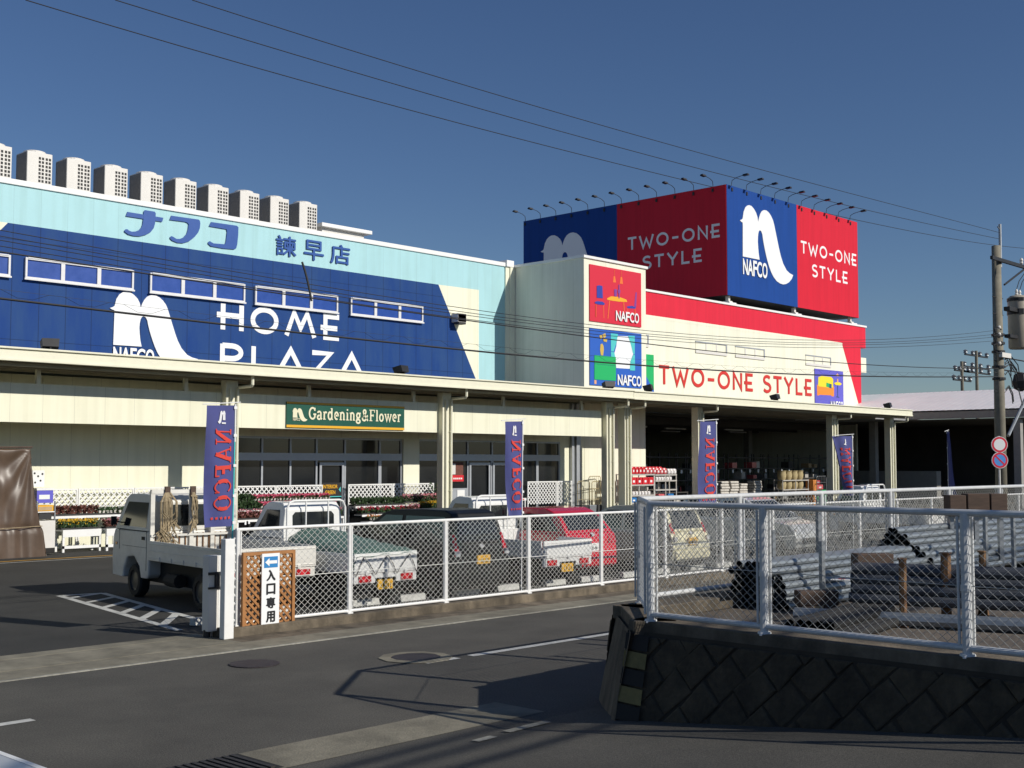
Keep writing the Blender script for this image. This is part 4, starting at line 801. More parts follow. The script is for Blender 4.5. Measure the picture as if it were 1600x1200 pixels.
def saddle(x, y, z, rz, label):
    t = thing('timber_saddle', label, 'timber block', (x, y, z), rz)
    m = MB(); m.hexa([(-.20, -.10, 0), (-.06, -.10, 0), (-.06, .10, 0), (-.20, .10, 0)], [(-.24, -.11, .26), (.24, -.11, .26), (.24, .11, .26), (-.24, .11, .26)], 'brownwood') if False else (m.box(-.22, .22, -.10, .10, .08, .24, 'brownwood'), m.box(-.20, -.06, -.10, .10, 0, .08, 'brownwood'), m.box(.05, .20, -.10, .10, 0, .08, 'brownwood'))
    part('block', t, m, bevel=.012); m = MB(); m.box(-.055, .045, -.09, -.02, 0, .079, 'card'); part('wedge', t, m)
saddle(12.15, 6.95, .87, R(-40), 'dark brown timber block on the ground left of the rusty stakes'); saddle(13.25, 6.85, 1.22, R(-40), 'dark brown timber block lying on top of the pipes')
t = thing('timber_bundle', 'stacked dark brown boards standing behind the right part of the yard fence', 'boards', (17.55, 7.45, .86), R(-44))
for k, (a, c, z) in enumerate(((-.42, -.18, .94), (-.16, .16, .96), (.18, .42, .96))):
    m = MB(); m.box(a, c, -.12, .12, z-.06, z+.24, 'brownwood'); part('board', t, m, bevel=.01)
m = MB(); [m.box(x-.03, x+.03, -.04, .04, 0, .84, 'steelgrey') for x in (-.36, 0, .36)]; m.box(-.42, .42, -.05, .05, .84, .88, 'steelgrey'); part('stand', t, m)
t = thing('paper_notice', 'small white paper with a red mark lying on the pipes', 'paper', (13.0, 7.1, 1.16), R(20))
m = MB(); m.box(-.16, .16, -.11, .11, 0, .006, 'white'); part('sheet', t, m); m = MB(); m.poly(arc(0, 0, .07, .045, 0, 330, 12), lambda u, v, d: (u, v, .009), 'redletter'); part('mark', t, m)
# ================================================================== entrance: folding gate, lattice sign
g = thing('folding_gate', 'white folding gate pushed together beside the lattice sign', 'gate', (9.95, 15.0, 0), world=True)
m = MB(); m.box(9.88, 10.04, 14.94, 15.06, 0.02, 1.42, 'fencewhite'); part('post', g, m, bevel=.01)
m = MB(); m.box(10.0, 10.06, 15.28, 15.45, 0.10, 1.17, 'fencewhite'); m.box(9.84, 10.0, 15.28, 15.45, .10, 1.17, 'acpaint'); part('gate_leaf', g, m, bevel=.01)
m = MB(); m.box(9.93, 10.0, 15.24, 15.28, .72, .92, 'darkmetal'); m.box(9.82, 10.07, 15.25, 15.275, .90, .94, 'darkmetal'); m.box(9.82, 10.07, 15.25, 15.275, .70, .73, 'darkmetal'); part('latch', g, m)
m = MB()
for k in range(11):
    z = .12+k*.118
    for s_ in (1, -1): m.tube((10.09, 15.16+.012*s_, z+(0 if s_ > 0 else .118)), (10.19, 15.16+.012*s_, z+(.118 if s_ > 0 else 0)), .012, 'fencewhite', 5)
part('folded_bars', g, m)
m = MB(); m.tube((9.88, 15.38, .0), (9.88, 15.38, .12), .05, 'darkmetal', 8); m.tube((10.02, 15.38, .0), (10.02, 15.38, .12), .04, 'darkmetal', 8); part('wheel', g, m)
ls = thing('lattice_sign', 'brown wooden lattice panel with a white entrance sign', 'sign', (10.75, 15.12, .05), world=True)
LX0, LX1, LZ0, LZ1, LY = 10.29, 11.21, .03, 1.20, 15.13
m = MB(); m.box(LX0, LX0+.05, LY-.03, LY+.02, LZ0, LZ1, 'lattice'); m.box(LX1-.05, LX1, LY-.03, LY+.02, LZ0, LZ1, 'lattice'); m.box(LX0+.05, LX1-.05, LY-.03, LY+.02, LZ0, LZ0+.05, 'lattice'); m.box(LX0+.05, LX1-.05, LY-.03, LY+.02, LZ1-.05, LZ1, 'lattice'); part('frame', ls, m)
m = MB()
for sg, (a, c, d, e) in diag(LX1-LX0-.1, LZ1-LZ0-.1, .115, .115):
    m.ribbon([(a, c), (d, e)], .034, lambda u, v, q, sg=sg: (LX0+.05+u, LY-.006+sg*.006+q, LZ0+.05+v), 'lattice', 0, .009)
part('slats', ls, m)
m = MB(); m.box(10.60, 10.91, LY-.05, LY-.032, .14, 1.17, 'whiteletter'); bd = part('sign_board', ls, m)
m = MB(); m.box(10.635, 10.875, LY-.054, LY-.051, .965, 1.125, 'arrowblue'); m.poly([(10.65, 1.045), (10.725, 1.105), (10.725, 1.068), (10.86, 1.068), (10.86, 1.022), (10.725, 1.022), (10.725, .985)], front(LY-.057), 'whiteletter'); part('arrow', ls, m)
m = MB()
for i, ch in enumerate('入口専用'):
    z = .855-i*.20
    typeset(m, ch, front(LY-.054), 'ink', 10.685, 10.83, z-.075, z+.075, bold=.05)
part('lettering', ls, m)
# ================================================================== flags
def flag(x, z0, z1, wt, wb, sway, rz, label, top=3.45, letters=True, fold=0.0):
    t = thing('nobori_flag', label, 'flag', (x, 15.3, .15), 0, 'navy flags along the car park fence')
    m = MB(); m.tube((0, 0, 0), (.03, 0, top-.15), .013, 'p_teal' if x < 12 else 'fencewhite', 6); m.tube((0.03, 0, top-.65), (.03, 0, top-.1), .016, 'fencewhite', 6); m.tube((.12, 0, top-.07), (-wt, .02, top-.12), .008, 'fencewhite', 5); part('pole', t, m)
    n, mm = 10, 24; c_, s_ = math.cos(rz), math.sin(rz)
    def P(u, v, d):     # u 0..1 from the pole, v 0..1 from the top; gentle folds
        wv = wt+(wb-wt)*v
        q = -u*wv; dz = .018*u
        y = .05*math.sin(u*5+v*4)*u+fold*math.sin(u*9+v*2)*u
        z = (top-.12)-v*(z1-z0)-dz+.02*math.sin(v*7)*u
        xx = q+sway*v*u
        return (xx*c_-y*s_*0+.02, xx*s_+y*1.0+d, z)
    vs = [P(i/n, j/mm, 0) for j in range(mm+1) for i in range(n+1)]
    fs = [(j*(n+1)+i, j*(n+1)+i+1, (j+1)*(n+1)+i+1, (j+1)*(n+1)+i) for j in range(mm) for i in range(n)]
    m = MB(); m.add(vs, fs, 'flag'); cl = part('cloth', t, m, smooth=True)
    if letters:
        m = MB(); f = lambda u, v, d: P(.36-.30*u+.22, .055+.105*(1-v), d-.012)      # mirrored: seen from behind
        m.poly([(p[0], p[1]) for p in LOGO], lambda u, v, d: P(.30+.30*u/1.44, .155-.11*v, -.012), 'flagwhite'); m.ribbon([(0, 0), (.7, 0)], .12, lambda u, v, d: P(.30+.30*u/1.44, .15-.11*v, -.014+d*0), 'flagwhite'); part('emblem', cl, m)
        m = MB()
        serif(m, 'NAFCO', lambda u, v, d: P(.13+.48*(v), .205+.68*u, -.012+d*.5), 'flagred', sw=.20, thin=.07, tw=1.0, gap=.10, th=0.0) if False else None
        tot = 0; gl = 'NAFCO'; wds = [SER[c][0]+.10 for c in gl]; T_ = sum(wds)
        x_ = 0
        for c, wd in zip(gl, wds):
            for q, wq in [(q, .20) for q in SER[c][1]]+[(q, .075) for q in SER[c][2]]:
                _dk[0] = (_dk[0]+1) % 5; d_ = -.012-.0012*_dk[0]
                dense = []
                for p, q2 in zip(q[:-1], q[1:]): dense += [(p[0]+(q2[0]-p[0])*k/3, p[1]+(q2[1]-p[1])*k/3) for k in range(3)]
                dense.append(q[-1])
                m.ribbon([((x_+p[0]), p[1]) for p in dense], wq, lambda u, v, d, d_=d_: P(.12+.58*v, .20+.68*u/T_, d_), 'flagred', 0, 0)
            x_ += wd
        for k in range(5): m.ribbon([(.15+.14*k, .925), (.22+.14*k, .93)], .02, lambda u, v, d: P(u, v, -.013), 'flagred', 0, 0)
        part('print', cl, m)
    m = MB()
    for v in (.02, .25, .5, .75, .97): m.box(-.0+.0, .05, -.02, .02, (top-.12)-v*(z1-z0)-.02, (top-.12)-v*(z1-z0)+.02, 'fencewhite')
    part('loops', t, m)
flag(10.22, 1.55, 3.30, .50, .46, 0.0, R(0), 'navy flag with red letters beside the white folding gate', 3.45-.15)
flag(16.36, 1.5, 3.2, .50, .33, .0, R(0), 'navy flag with red letters between the black car and the red car', 3.37-.15)
flag(22.55, 1.5, 3.32, .66, .62, 0.0, R(0), 'navy flag with red letters behind the corner of the yard fence', 3.52-.15)
flag(28.62, 1.5, 3.0, .85, .30, 0.0, R(-6), 'twisted navy flag in front of the dark hall columns', 3.30-.15, fold=.12)
flag(34.22, 1.45, 3.3, .12, .62, 0.0, R(40), 'nearly edge-on blue flag near the utility pole', 3.52-.15, letters=False, fold=.08)
# ================================================================== wheel stops
ws = None
for k in range(0, 9):
    for s_ in (-.55, .55):
        if k == 1 and False: continue
        x = 14.6+2.5*k+s_; t = None
        if ws is None:
            ws = t = thing('wheel_stop', 'whitish concrete wheel stop painted pale, in the row along the fence', 'wheel stop', (0, 0, 0), 0, 'wheel stops along the car park fence')
            m = MB(); m.hexa([(-.30, -.075, 0), (.30, -.075, 0), (.30, .075, 0), (-.30, .075, 0)], [(-.30, -.055, .115), (.30, -.055, .115), (.30, .055, .115), (-.30, .055, .115)], 'line'); part('block', t, m, bevel=.01)
        else: t = dup(ws)
        t.location = (x-.05, 16.86, .004)
t = dup(ws, (12.25, 17.0, .004)); t = dup(ws, (13.35-2.6, 16.7, .004), R(5))
# white guard rail at the bottom left corner
t = thing('guard_rail', 'white painted guard rail at the near corner of the side road', 'guard rail', (2.95, 5, ramp_z(5)), world=True)
m = MB(); prof = [(0, .0), (.05, .05), (.05, .12), (.0, .16), (.0, .20), (.05, .25), (.05, .32), (.0, .36)]
vs = []; fs = []
for y in (2.0, 9.2): vs += [(2.86-q[0], y, .64+q[1]) for q in prof]
n = len(prof); fs = [(i, i+1, n+i+1, n+i) for i in range(n-1)]
m.add(vs, fs, 'fencewhite'); m.box(2.865, 2.90, 2.0, 9.2, .64, 1.0, 'fencewhite'); part('beam', t, m)
for y in (3.0, 5.0, 7.0, 9.0):
    m = MB(); m.tube((2.96, y, -.1), (2.96, y, .98), .055, 'fencewhite', 10); part('post', t, m)
# ================================================================== vehicles
def wheel(t, x, y, r, w_, side):
    T = Matrix.Translation((x, y, r)) @ Matrix.Rotation(R(90)*side, 4, 'Y')
    m = MB(); m.lathe([(r*.62, -w_/2), (r*.9, -w_/2), (r, -w_*.32), (r, w_*.32), (r*.9, w_/2), (r*.62, w_/2)], T, 'tyre', 20, False); k = part('wheel', t, m)
    m = MB(); m.lathe([(r*.62, w_*.36), (r*.5, w_*.30), (r*.22, w_*.34), (.001, w_*.36)], T, 'rim', 16, False); m.lathe([(r*.63, w_*.5), (r*.63, w_*.2), (r*.55, w_*.2)], T, 'rim', 16, False); part('rim', k, m)
def side_extrude(mb, prof, wfun, m):
    """closed side profile [(y, z)], half width from wfun(z); caps left and right"""
    n = len(prof); vs = [(-wfun(z), y, z) for y, z in prof]+[(wfun(z), y, z) for y, z in prof]
    tri = tessellate_polygon([[Vector((p[0], p[1], 0)) for p in prof]])
    fs = [(i, (i+1) % n, n+(i+1) % n, n+i) for i in range(n)]+[tuple(a) for a in tri]+[tuple(n+i for i in a) for a in tri]
    mb.add(vs, fs, m)
def plate(t, x, y, z, w_, h_, col, txt, rear=True):
    s_ = -1 if rear else 1
    m = MB(); m.box(x-w_/2, x+w_/2, y-.012, y+.012, z, z+h_, col)
    f = (lambda u, v, d: (u, y-.0135, v)) if rear else (lambda u, v, d: (2*x-u, y+.0135, v))
    k = part('number_plate', t, m); m = MB(); typeset(m, txt, f, 'ink', x-w_*.30, x+w_*.36, z+h_*.14, z+h_*.60, bold=.015); typeset(m, '50', f, 'ink', x-w_*.1, x+w_*.14, z+h_*.70, z+h_*.9); part('digits', k, m)
def flat_truck(label, L, W, cab, zb, hb, hc, pm, txt, platecol='plate', r=.26, frame='fencewhite', guard=True, tarp=False, big=False):
    """flat bed truck: tail at y = 0, facing +y; bed floor zb, drop sides hb high, roof hc"""
    t = thing('flatbed_truck', label, 'truck')
    h = W/2; yb = L-cab
    belt = zb+.44*(hc-zb)/1.1 if big else 1.12
    wf = lambda z: h-.02 if z < belt else h-.02-(z-belt)*.14
    m = MB()
    lowp = [(yb+.03, .42), (yb+.03, belt), (L-.10, belt), (L-.02, belt-.12), (L, .62), (L-.03, .34), (L-.30, .32), (L-.32, .60), (L-.95, .60), (L-1.0, .36), (yb+.10, .36)] if not big else [(yb+.03, .45), (yb+.03, belt), (L-.12, belt), (L-.05, belt-.12), (L, .70), (L-.02, .36), (L-.55, .34), (L-.58, .5), (L-.72, .72), (L-1.05, .76), (L-1.28, .6), (L-1.36, .38), (yb+.1, .38)]
    side_extrude(m, lowp, lambda z: h-.02, pm); part('cab_body', t, m, bevel=.03)
    up = [(yb+.04, belt+.002), (yb+.06, hc-.14), (yb+.16, hc-.02), (yb+.55, hc), (L-.62, hc-.015), (L-.48, hc-.09), (L-.12, belt+.002)]
    m = MB(); side_extrude(m, up, wf, pm); cb = part('cab_top', t, m, bevel=.035)
    zw0, zw1 = (belt+.09, hc-.20) if big else (belt+.16, hc-.19)
    ww = wf(zw1)
    m = MB(); a = .07 if not big else .30
    b0, b1 = -ww+.16+(.12 if big else 0), ww-.16
    pts = [(b0+.06, zw0+.0), (b1-.06, zw0), (b1, zw0+.06), (b1, zw1-.06), (b1-.06, zw1), (b0+.06, zw1), (b0, zw1-.06), (b0, zw0+.06)]
    m.poly(pts, lambda u, v, d: (u, yb+.04+(v-belt)/(hc-.14-belt)*.02-.006+d, v), 'carglass', .004); part('rear_window', t, m)
    for s_ in (-1, 1):
        f = lambda u, v, d, s_=s_: (s_*(wf(v)+.004-d), u, v)
        m = MB(); m.poly([(yb+.18, zw0-.02), (L-.34, zw0-.02), (L-.60, zw1+.04), (yb+.22, zw1+.04)], f, 'carglass'); part('side_window', t, m)
        m = MB(); m.box(s_*(h-.02)-.012, s_*(h-.02)+.012, yb+.22, yb+.34, belt-.16, belt-.10, 'under'); part('door_handle', t, m)
        m = MB(); sx0, sx1 = s_*(h-.02)-.004, s_*(h-.02)+.004
        m.box(sx0, sx1, yb+.13, yb+.14, .52, belt, 'under'); m.box(sx0, sx1, L-.36, L-.35, .86 if big else .66, belt, 'under'); m.box(sx0, sx1, yb+.13, L-.36, belt-.006, belt+.006, 'under'); m.box(sx0, sx1, yb+.13, L-.5, belt-.30, belt-.295, 'under'); part('door_seam', t, m)
        m = MB(); m.box(s_*(h-.02)-.012, s_*(h-.02)+.012, L-.25, L-.17, belt-.30, belt-.25, 'amber'); part('side_marker', t, m)
        m = MB(); m.tube((s_*(h-.05), L-.42, belt+.12), (s_*(h+.12), L-.36, belt+.16), .012, 'under', 6); m.box(s_*(h+.10)-.05, s_*(h+.10)+.05, L-.38, L-.34, belt+.08, belt+.24, 'under'); part('door_mirror', t, m)
    m = MB(); m.poly([(-ww+.08, belt+.06), (ww-.08, belt+.06), (ww-.14, hc-.13), (-ww+.14, hc-.13)], lambda u, v, d: (u, (L-.12)+( -.36)*(v-belt)/(hc-.09-belt)+.012, v), 'carglass'); part('windscreen', t, m)
    m = MB(); m.box(-h+.03, h-.03, .06, yb+.02, zb-.06, zb, 'bedgrey'); part('bed_floor', t, m)
    for s_ in (-1, 1):
        m = MB(); m.box(s_*h-.018, s_*h+.018, .03, yb-.02, zb-.05, zb+hb, pm)
        for z in (.12, .5, .86): m.box(s_*h-.024, s_*h+.024, .05, yb-.04, zb-.05+z*(hb+.05)-.012, zb-.05+z*(hb+.05)+.012, pm)
        for k in range(1, 6): yk = .05+(yb-.1)*k/6; m.box(s_*(h+.026)-.008, s_*(h+.026)+.008, yk-.02, yk+.02, zb-.04, zb+.03, pm)
        part('drop_side', t, m, bevel=.006)
    m = MB(); m.box(-h+.02, h-.02, -.018, .018, zb-.05, zb+hb, pm)
    for z in (.12, .88): m.box(-h+.02, h-.02, -.026, .02, zb-.05+z*(hb+.05)-.012, zb-.05+z*(hb+.05)+.012, pm)
    for x in (-h*.6, 0, h*.6): m.box(x-.03, x+.03, -.03, -.017, zb-.08, zb-.01, pm)
    part('tailgate', t, m, bevel=.006)
    m = MB(); m.box(-h+.02, -h+.48, .0, .05, zb-.22, zb-.06, pm); m.box(h-.48, h-.02, 0, .05, zb-.22, zb-.06, pm); m.box(-h+.48, h-.48, 0, .05, zb-.14, zb-.06, pm); part('rear_sill', t, m, bevel=.006)
    for s_ in (-1, 1):
        m = MB(); m.box(s_*(h-.25)-.13, s_*(h-.25)+.13, -.02, .0, zb-.20, zb-.09, 'taillight'); m.box(s_*(h-.25)-.06, s_*(h-.25)+.02, -.024, -.019, zb-.185, zb-.105, 'redcan'); part('tail_light', t, m)
    plate(t, 0 if not big else .2, .02, zb-.34, .33, .165, platecol, txt)
    m = MB(); m.box(-h+.25, h-.25, .2, L-.5, .30, zb-.08, 'under'); m.box(-h*.7, h*.7, .08, .2, zb-.30, zb-.22, 'under'); part('chassis', t, m)
    ry, fy = (.85, L-.62) if not big else (1.0, L-1.02)
    for s_ in (-1, 1):
        for y in (ry, fy): wheel(t, s_*(h-.14), y, r, .16 if not big else .2, s_)
        m = MB(); m.box(s_*(h-.15)-.12, s_*(h-.15)+.12, ry-r-.16, ry-r-.145, .12, zb-.1, 'under'); part('mud_flap', t, m)
    if guard:
        m = MB(); zt = hc+.02; x = h-.06; y = yb-.05
        m.path([(-x, y, zb), (-x, y, zt-.14), (-x+.05, y, zt-.03), (-x+.14, y, zt), (x-.14, y, zt), (x-.05, y, zt-.03), (x, y, zt-.14), (x, y, zb)], .022, frame, 8)
        for q in (-.24, .26): m.tube((q, y, zb), (q, y, zt), .016, frame, 6)
        m.tube((-x, y, belt-.05), (x, y, belt-.05), .014, frame, 6); m.box(-x, x, y-.006, y+.012, zb, belt-.06, pm)
        for k in range(9): m.box(-x+.06+k*(2*x-.12)/8-.012, -x+.06+k*(2*x-.12)/8+.012, y-.016, y-.0065, zb+.02, belt-.1, pm)
        part('guard_frame', t, m)
    return t
# big white truck at the left
t1 = flat_truck('large aged white flatbed truck with coiled ropes, parked behind the folding gate', 4.80, 1.70, 1.75, .78, .30, 1.92, 'truckcream', '38-41', 'platewhite', r=.31, guard=False, big=True)
m = MB(); yb = 3.05; h = .85
for x in (-h+.03, -.56, -.06, .36, h-.05): m.box(x-.04, x+.04, yb-.10, yb-.04, .78, 1.98, 'truckcream')
m.box(-h, h, yb-.11, yb-.03, 1.93, 2.0, 'truckcream'); m.box(-h+.02, h-.02, yb-.05, yb-.03, .78, 1.16, 'truckcream')
for k in range(14): x = -h+.10+k*.117; m.box(x-.01, x+.01, yb-.075, yb-.051, .80, 1.2, 'rust')
m.box(-h, h, yb-.12, yb-.03, 1.15, 1.19, 'truckcream'); part('headboard_rack', t1, m)
for x, lab, nn, wd in ((-.56, 'thick coil', 34, .17), (-.06, 'thin coil', 14, .06)):
    m = MB()
    for k in range(nn):
        rn = random.Random(k+nn); a = rn.uniform(-wd, wd); c = rn.uniform(-wd*1.5, wd*1.5); z = rn.uniform(.95, 1.3) if nn > 20 else rn.uniform(1.2, 1.4)
        m.path([(x+a*.3, yb-.14, 1.95), (x+a*1.0, yb-.17-rn.uniform(0, .05), 1.78), (x+a, yb-.16-rn.uniform(0, .06), z+.3), (x+c, yb-.17, z), (x+c*.6+.03, yb-.16, z+.06)], .011, 'rope', 5)
    m.path([(x-.05, yb-.15, 1.88), (x+.05, yb-.20, 1.86), (x+.06, yb-.13, 1.88)], .02, 'rope', 5); m.box(x-.05, x+.05, yb-.15, yb-.10, 1.86, 2.06, 'brownwood')
    part('rope_coil', t1, m)
m = MB(); m.tube((-h+.1, 1.9, .42), (-h+.1, 2.35, .42), .12, 'under', 10); part('fuel_tank', t1, m)
t1.location = (12.28, 17.2, 0); t1.rotation_euler = (0, 0, R(-7))
k2 = flat_truck('small white pickup truck with a dark green tarp tied over its bed', 3.35, 1.42, 1.25, .66, .29, 1.78, 'truckwhite', '15-31')
m = MB(); n1, n2 = 18, 26; vs = []
for j in range(n2+1):
    for i in range(n1+1):
        u = i/n1; v = j/n2; y = -.03+2.1*v; x = -.73+1.46*u
        hgt = .31*math.exp(-((v-.98)/.5)**2)+.06*math.exp(-((v-.2)/.3)**2)
        edge = min(u, 1-u)/.09
        z = .97+hgt*(1-.55*abs(2*u-1)**2)+.015*math.sin(17*u+9*v)+.012*math.sin(23*v-5*u)
        if edge < 1: z -= (1-edge)**2*(.16+hgt*.45)
        if v < .05: z -= (1-v/.05)*.10
        vs.append((x, y, z))
m.add(vs, [(j*(n1+1)+i, j*(n1+1)+i+1, (j+1)*(n1+1)+i+1, (j+1)*(n1+1)+i) for j in range(n2) for i in range(n1)], 'tarp'); part('tarp_cover', k2, m, smooth=True)
m = MB()
for a, c in ((-.5, -.25), (0, -.25), (.02, .22), (.5, .22), (-.5, -.66), (.5, .66)): m.path([(a, -.045, .90), ((a+c)/2, -.045, .76), (c, -.035, .58)], .008, 'cable', 5)
part('tie_cord', k2, m)
k2.location = (14.08, 16.38, 0); k2.rotation_euler = (0, 0, R(-2))
k3 = flat_truck('small white pickup truck with an empty open bed and a clean tailgate', 3.35, 1.42, 1.25, .66, .29, 1.78, 'truckwhite', '17-51')
k3.location = (18.86, 16.36, 0); k3.rotation_euler = (0, 0, R(-3))
k4 = dup(k3, (37.0, 16.9, 0), R(1), 'small white pickup truck far off to the right near the hall columns')
def hatch(label, L, W, H, pm, txt, pcol, belt=.92, rake=.25, hood=.62, r=.29, faces=False, cat='car', lamp='tall', name='hatchback_car'):
    """hatchback; tail at y = 0, nose at +y"""
    t = thing(name, label, cat); h = W/2
    m = MB(); low = [(.02, .34), (-.01, .55), (.03, belt-.1), (.08, belt), (L-hood, belt+.02), (L-.20, belt-.10), (L-.04, belt-.28), (L, .50), (L-.06, .24), (L-.35, .20), (.35, .20), (.06, .24)]
    side_extrude(m, low, lambda z: h-(.05 if z < .3 else 0), pm); part('body', t, m, bevel=.06)
    cy0, cy1 = .08, L-hood+.05
    top = [(cy0+.02, belt+.004), (cy0+rake*.55, belt+(H-belt)*.62), (cy0+rake, H-.07), (cy0+rake+.18, H-.01), (cy0+rake+.8, H), (cy1-1.0, H-.03), (cy1-.72, H-.10), (cy1+.12, belt+.004)]
    wf = lambda z: h-.03-(z-belt)*.24
    m = MB(); side_extrude(m, top, wf, pm); part('cabin', t, m, bevel=.05)
    z0, z1 = belt+.05, H-.13
    zk = belt+(H-belt)*.62
    yr = lambda z: cy0+.02+(rake*.55-.02)*(z-belt)/(zk-belt) if z <= zk else cy0+rake*.55+(rake*.45)*(z-zk)/(H-.07-zk)
    yfz = lambda z: (cy1+.12)+(-.84)*(z-belt)/(H-.10-belt)
    m = MB(); a = wf(z0)-.12; c = wf(z1)-.10
    e_ = a+(c-a)*(zk-z0)/(z1-z0)
    for pl in ([(-a, z0+.02), (a, z0+.02), (e_, zk), (-e_, zk)], [(-e_, zk), (e_, zk), (c, z1), (-c, z1)]): m.poly(pl, lambda u, v, d: (u, yr(v)-.014+d, v), 'carglass')
    part('rear_window', t, m)
    m = MB(); m.tube((-.05, yr(z0)-.035, z0+.06), (.28, yr(z0+.1)-.045, z0+.12), .01, 'under', 5); part('rear_wiper', t, m)
    m = MB(); a = wf(z0)-.10; c = wf(z1)-.10; m.poly([(-a, z0), (a, z0), (c, z1), (-c, z1)], lambda u, v, d: (u, yfz(v)+.014-d, v), 'carglass', .004); part('windscreen', t, m)
    ym = (yr(z0)+yfz(z0))/2
    for s_ in (-1, 1):
        f = lambda u, v, d, s_=s_: (s_*(wf(v)+.008-d), u, v)
        for pl in ([(yr(z0)+.20, z0), (ym-.05, z0), (ym-.05, z1), (yr(z1)+.16, z1)], [(ym+.05, z0), (yfz(z0)-.16, z0), (yfz(z1)-.16, z1), (ym+.05, z1)]):
            m = MB(); m.poly(pl, f, 'carglass'); part('side_window', t, m)
        m = MB(); m.box(s_*(h+.07)-.06, s_*(h+.07)+.06, yfz(z0)-.35, yfz(z0)-.26, z0-.02, z0+.12, pm); part('door_mirror', t, m, bevel=.02)
        for y in (ym-.35, ym+.55):
            m = MB(); m.box(s_*(h)-.014, s_*(h)+.014, y, y+.16, belt-.14, belt-.11, pm); part('door_handle', t, m)
        m = MB()
        for y in (ym-.95+.35, ym, ym+1.0): m.box(s_*h-.004, s_*h+.0035, y-.005, y+.005, .30, belt-.03, 'under')
        part('door_seam', t, m)
        for y in (.62, L-.68):
            wheel(t, s_*(h-.085), y, r, .18, s_)
            T = Matrix.Translation((s_*(h+.003), y, r)) @ Matrix.Rotation(R(90)*s_, 4, 'Y'); m = MB(); m.lathe([(r*1.18, -.02), (r*1.18, .004), (r*1.0, .004), (r*1.0, -.02)], T, 'under', 22, False); part('wheel_arch', t, m)
        m = MB()
        if lamp == 'tall': m.hexa([(s_*(h-.16), -.012, belt-.20), (s_*(h-.035), .0, belt-.20), (s_*(h-.02), .12, belt-.20), (s_*(h-.16), .10, belt-.20)], [(s_*(h-.14), yr(belt+.2)-.02, belt+.2), (s_*(h-.085), yr(belt+.2)-.01, belt+.2), (s_*(h-.075), .18, belt+.2), (s_*(h-.14), .16, belt+.2)], 'taillight'); m.box(min(s_*(h-.15), s_*(h-.04)), max(s_*(h-.15), s_*(h-.04)), -.022, .05, belt-.20, belt-.10, 'clearlens')
        else: m.hexa([(s_*(h-.30), -.016, belt-.22), (s_*(h-.015), .0, belt-.22), (s_*(h+.004), .22, belt-.16), (s_*(h-.30), .10, belt-.2)], [(s_*(h-.26), .03, belt-.04), (s_*(h-.03), .05, belt-.04), (s_*(h-.0), .22, belt-.06), (s_*(h-.26), .12, belt-.04)], 'taillight')
        part('tail_light', t, m)
        m = MB(); m.hexa([(s_*(h-.42), L-.03, belt-.34), (s_*(h-.05), L-.07, belt-.34), (s_*(h+.004), L-.32, belt-.24), (s_*(h-.40), L-.2, belt-.30)], [(s_*(h-.40), L-.10, belt-.20), (s_*(h-.07), L-.14, belt-.18), (s_*(h+.001), L-.40, belt-.14), (s_*(h-.40), L-.25, belt-.2)], 'clearlens'); m.box(min(s_*(h-.12), s_*(h-.04)), max(s_*(h-.12), s_*(h-.04)), L-.085, L-.06, belt-.33, belt-.24, 'amber'); part('headlight', t, m)
    m = MB(); m.box(-h+.06, h-.06, -.05, .02, .30, .50, pm); part('rear_bumper', t, m, bevel=.03)
    m = MB(); m.box(-.5, .5, L-.02, L+.012, .34, .50, 'under'); part('grille', t, m)
    plate(t, 0, -.03 if lamp != 'mid' else .0, .62 if lamp != 'low' else .36, .33, .165, pcol, txt)
    m = MB(); m.poly(arc(0, belt-.03, .05, .04, 0, 345, 14), lambda u, v, d: (u, -.018+(.06 if v > belt-.02 else .02), v), 'clearlens'); part('badge', t, m)
    m = MB(); m.box(-h+.1, h-.1, .12, L-.12, .16, .30, 'under'); part('underbody', t, m)
    return t
v = hatch('tall black hatchback car parked between the two small white pickup trucks', 3.39, 1.47, 1.62, 'carblack', '46-53', 'plate', belt=.98, rake=.18, hood=.55, r=.27, lamp='tall'); v.location = (16.42, 16.35, 0)
c = hatch('bright red hatchback car beside the empty white pickup truck', 3.75, 1.66, 1.53, 'carred', '20-86', 'platewhite', belt=1.0, rake=.50, hood=.80, r=.30, lamp='mid'); c.location = (20.44, 17.0, 0); c.rotation_euler = (0, 0, R(2))
c = hatch('cream coloured small hatchback car with a yellow number plate', 3.39, 1.47, 1.52, 'carcream', '58-02', 'plate', belt=.92, rake=.30, hood=.62, r=.27, lamp='tall'); c.location = (23.55, 16.65, 0)
c = hatch('silver car parked nose towards the fence, right of the cream car', 4.1, 1.69, 1.58, 'carsilver', '31-77', 'platewhite', belt=.95, rake=.38, hood=.95, r=.30, lamp='mid'); c.location = (29.75, 21.2, 0); c.rotation_euler = (0, 0, R(180))
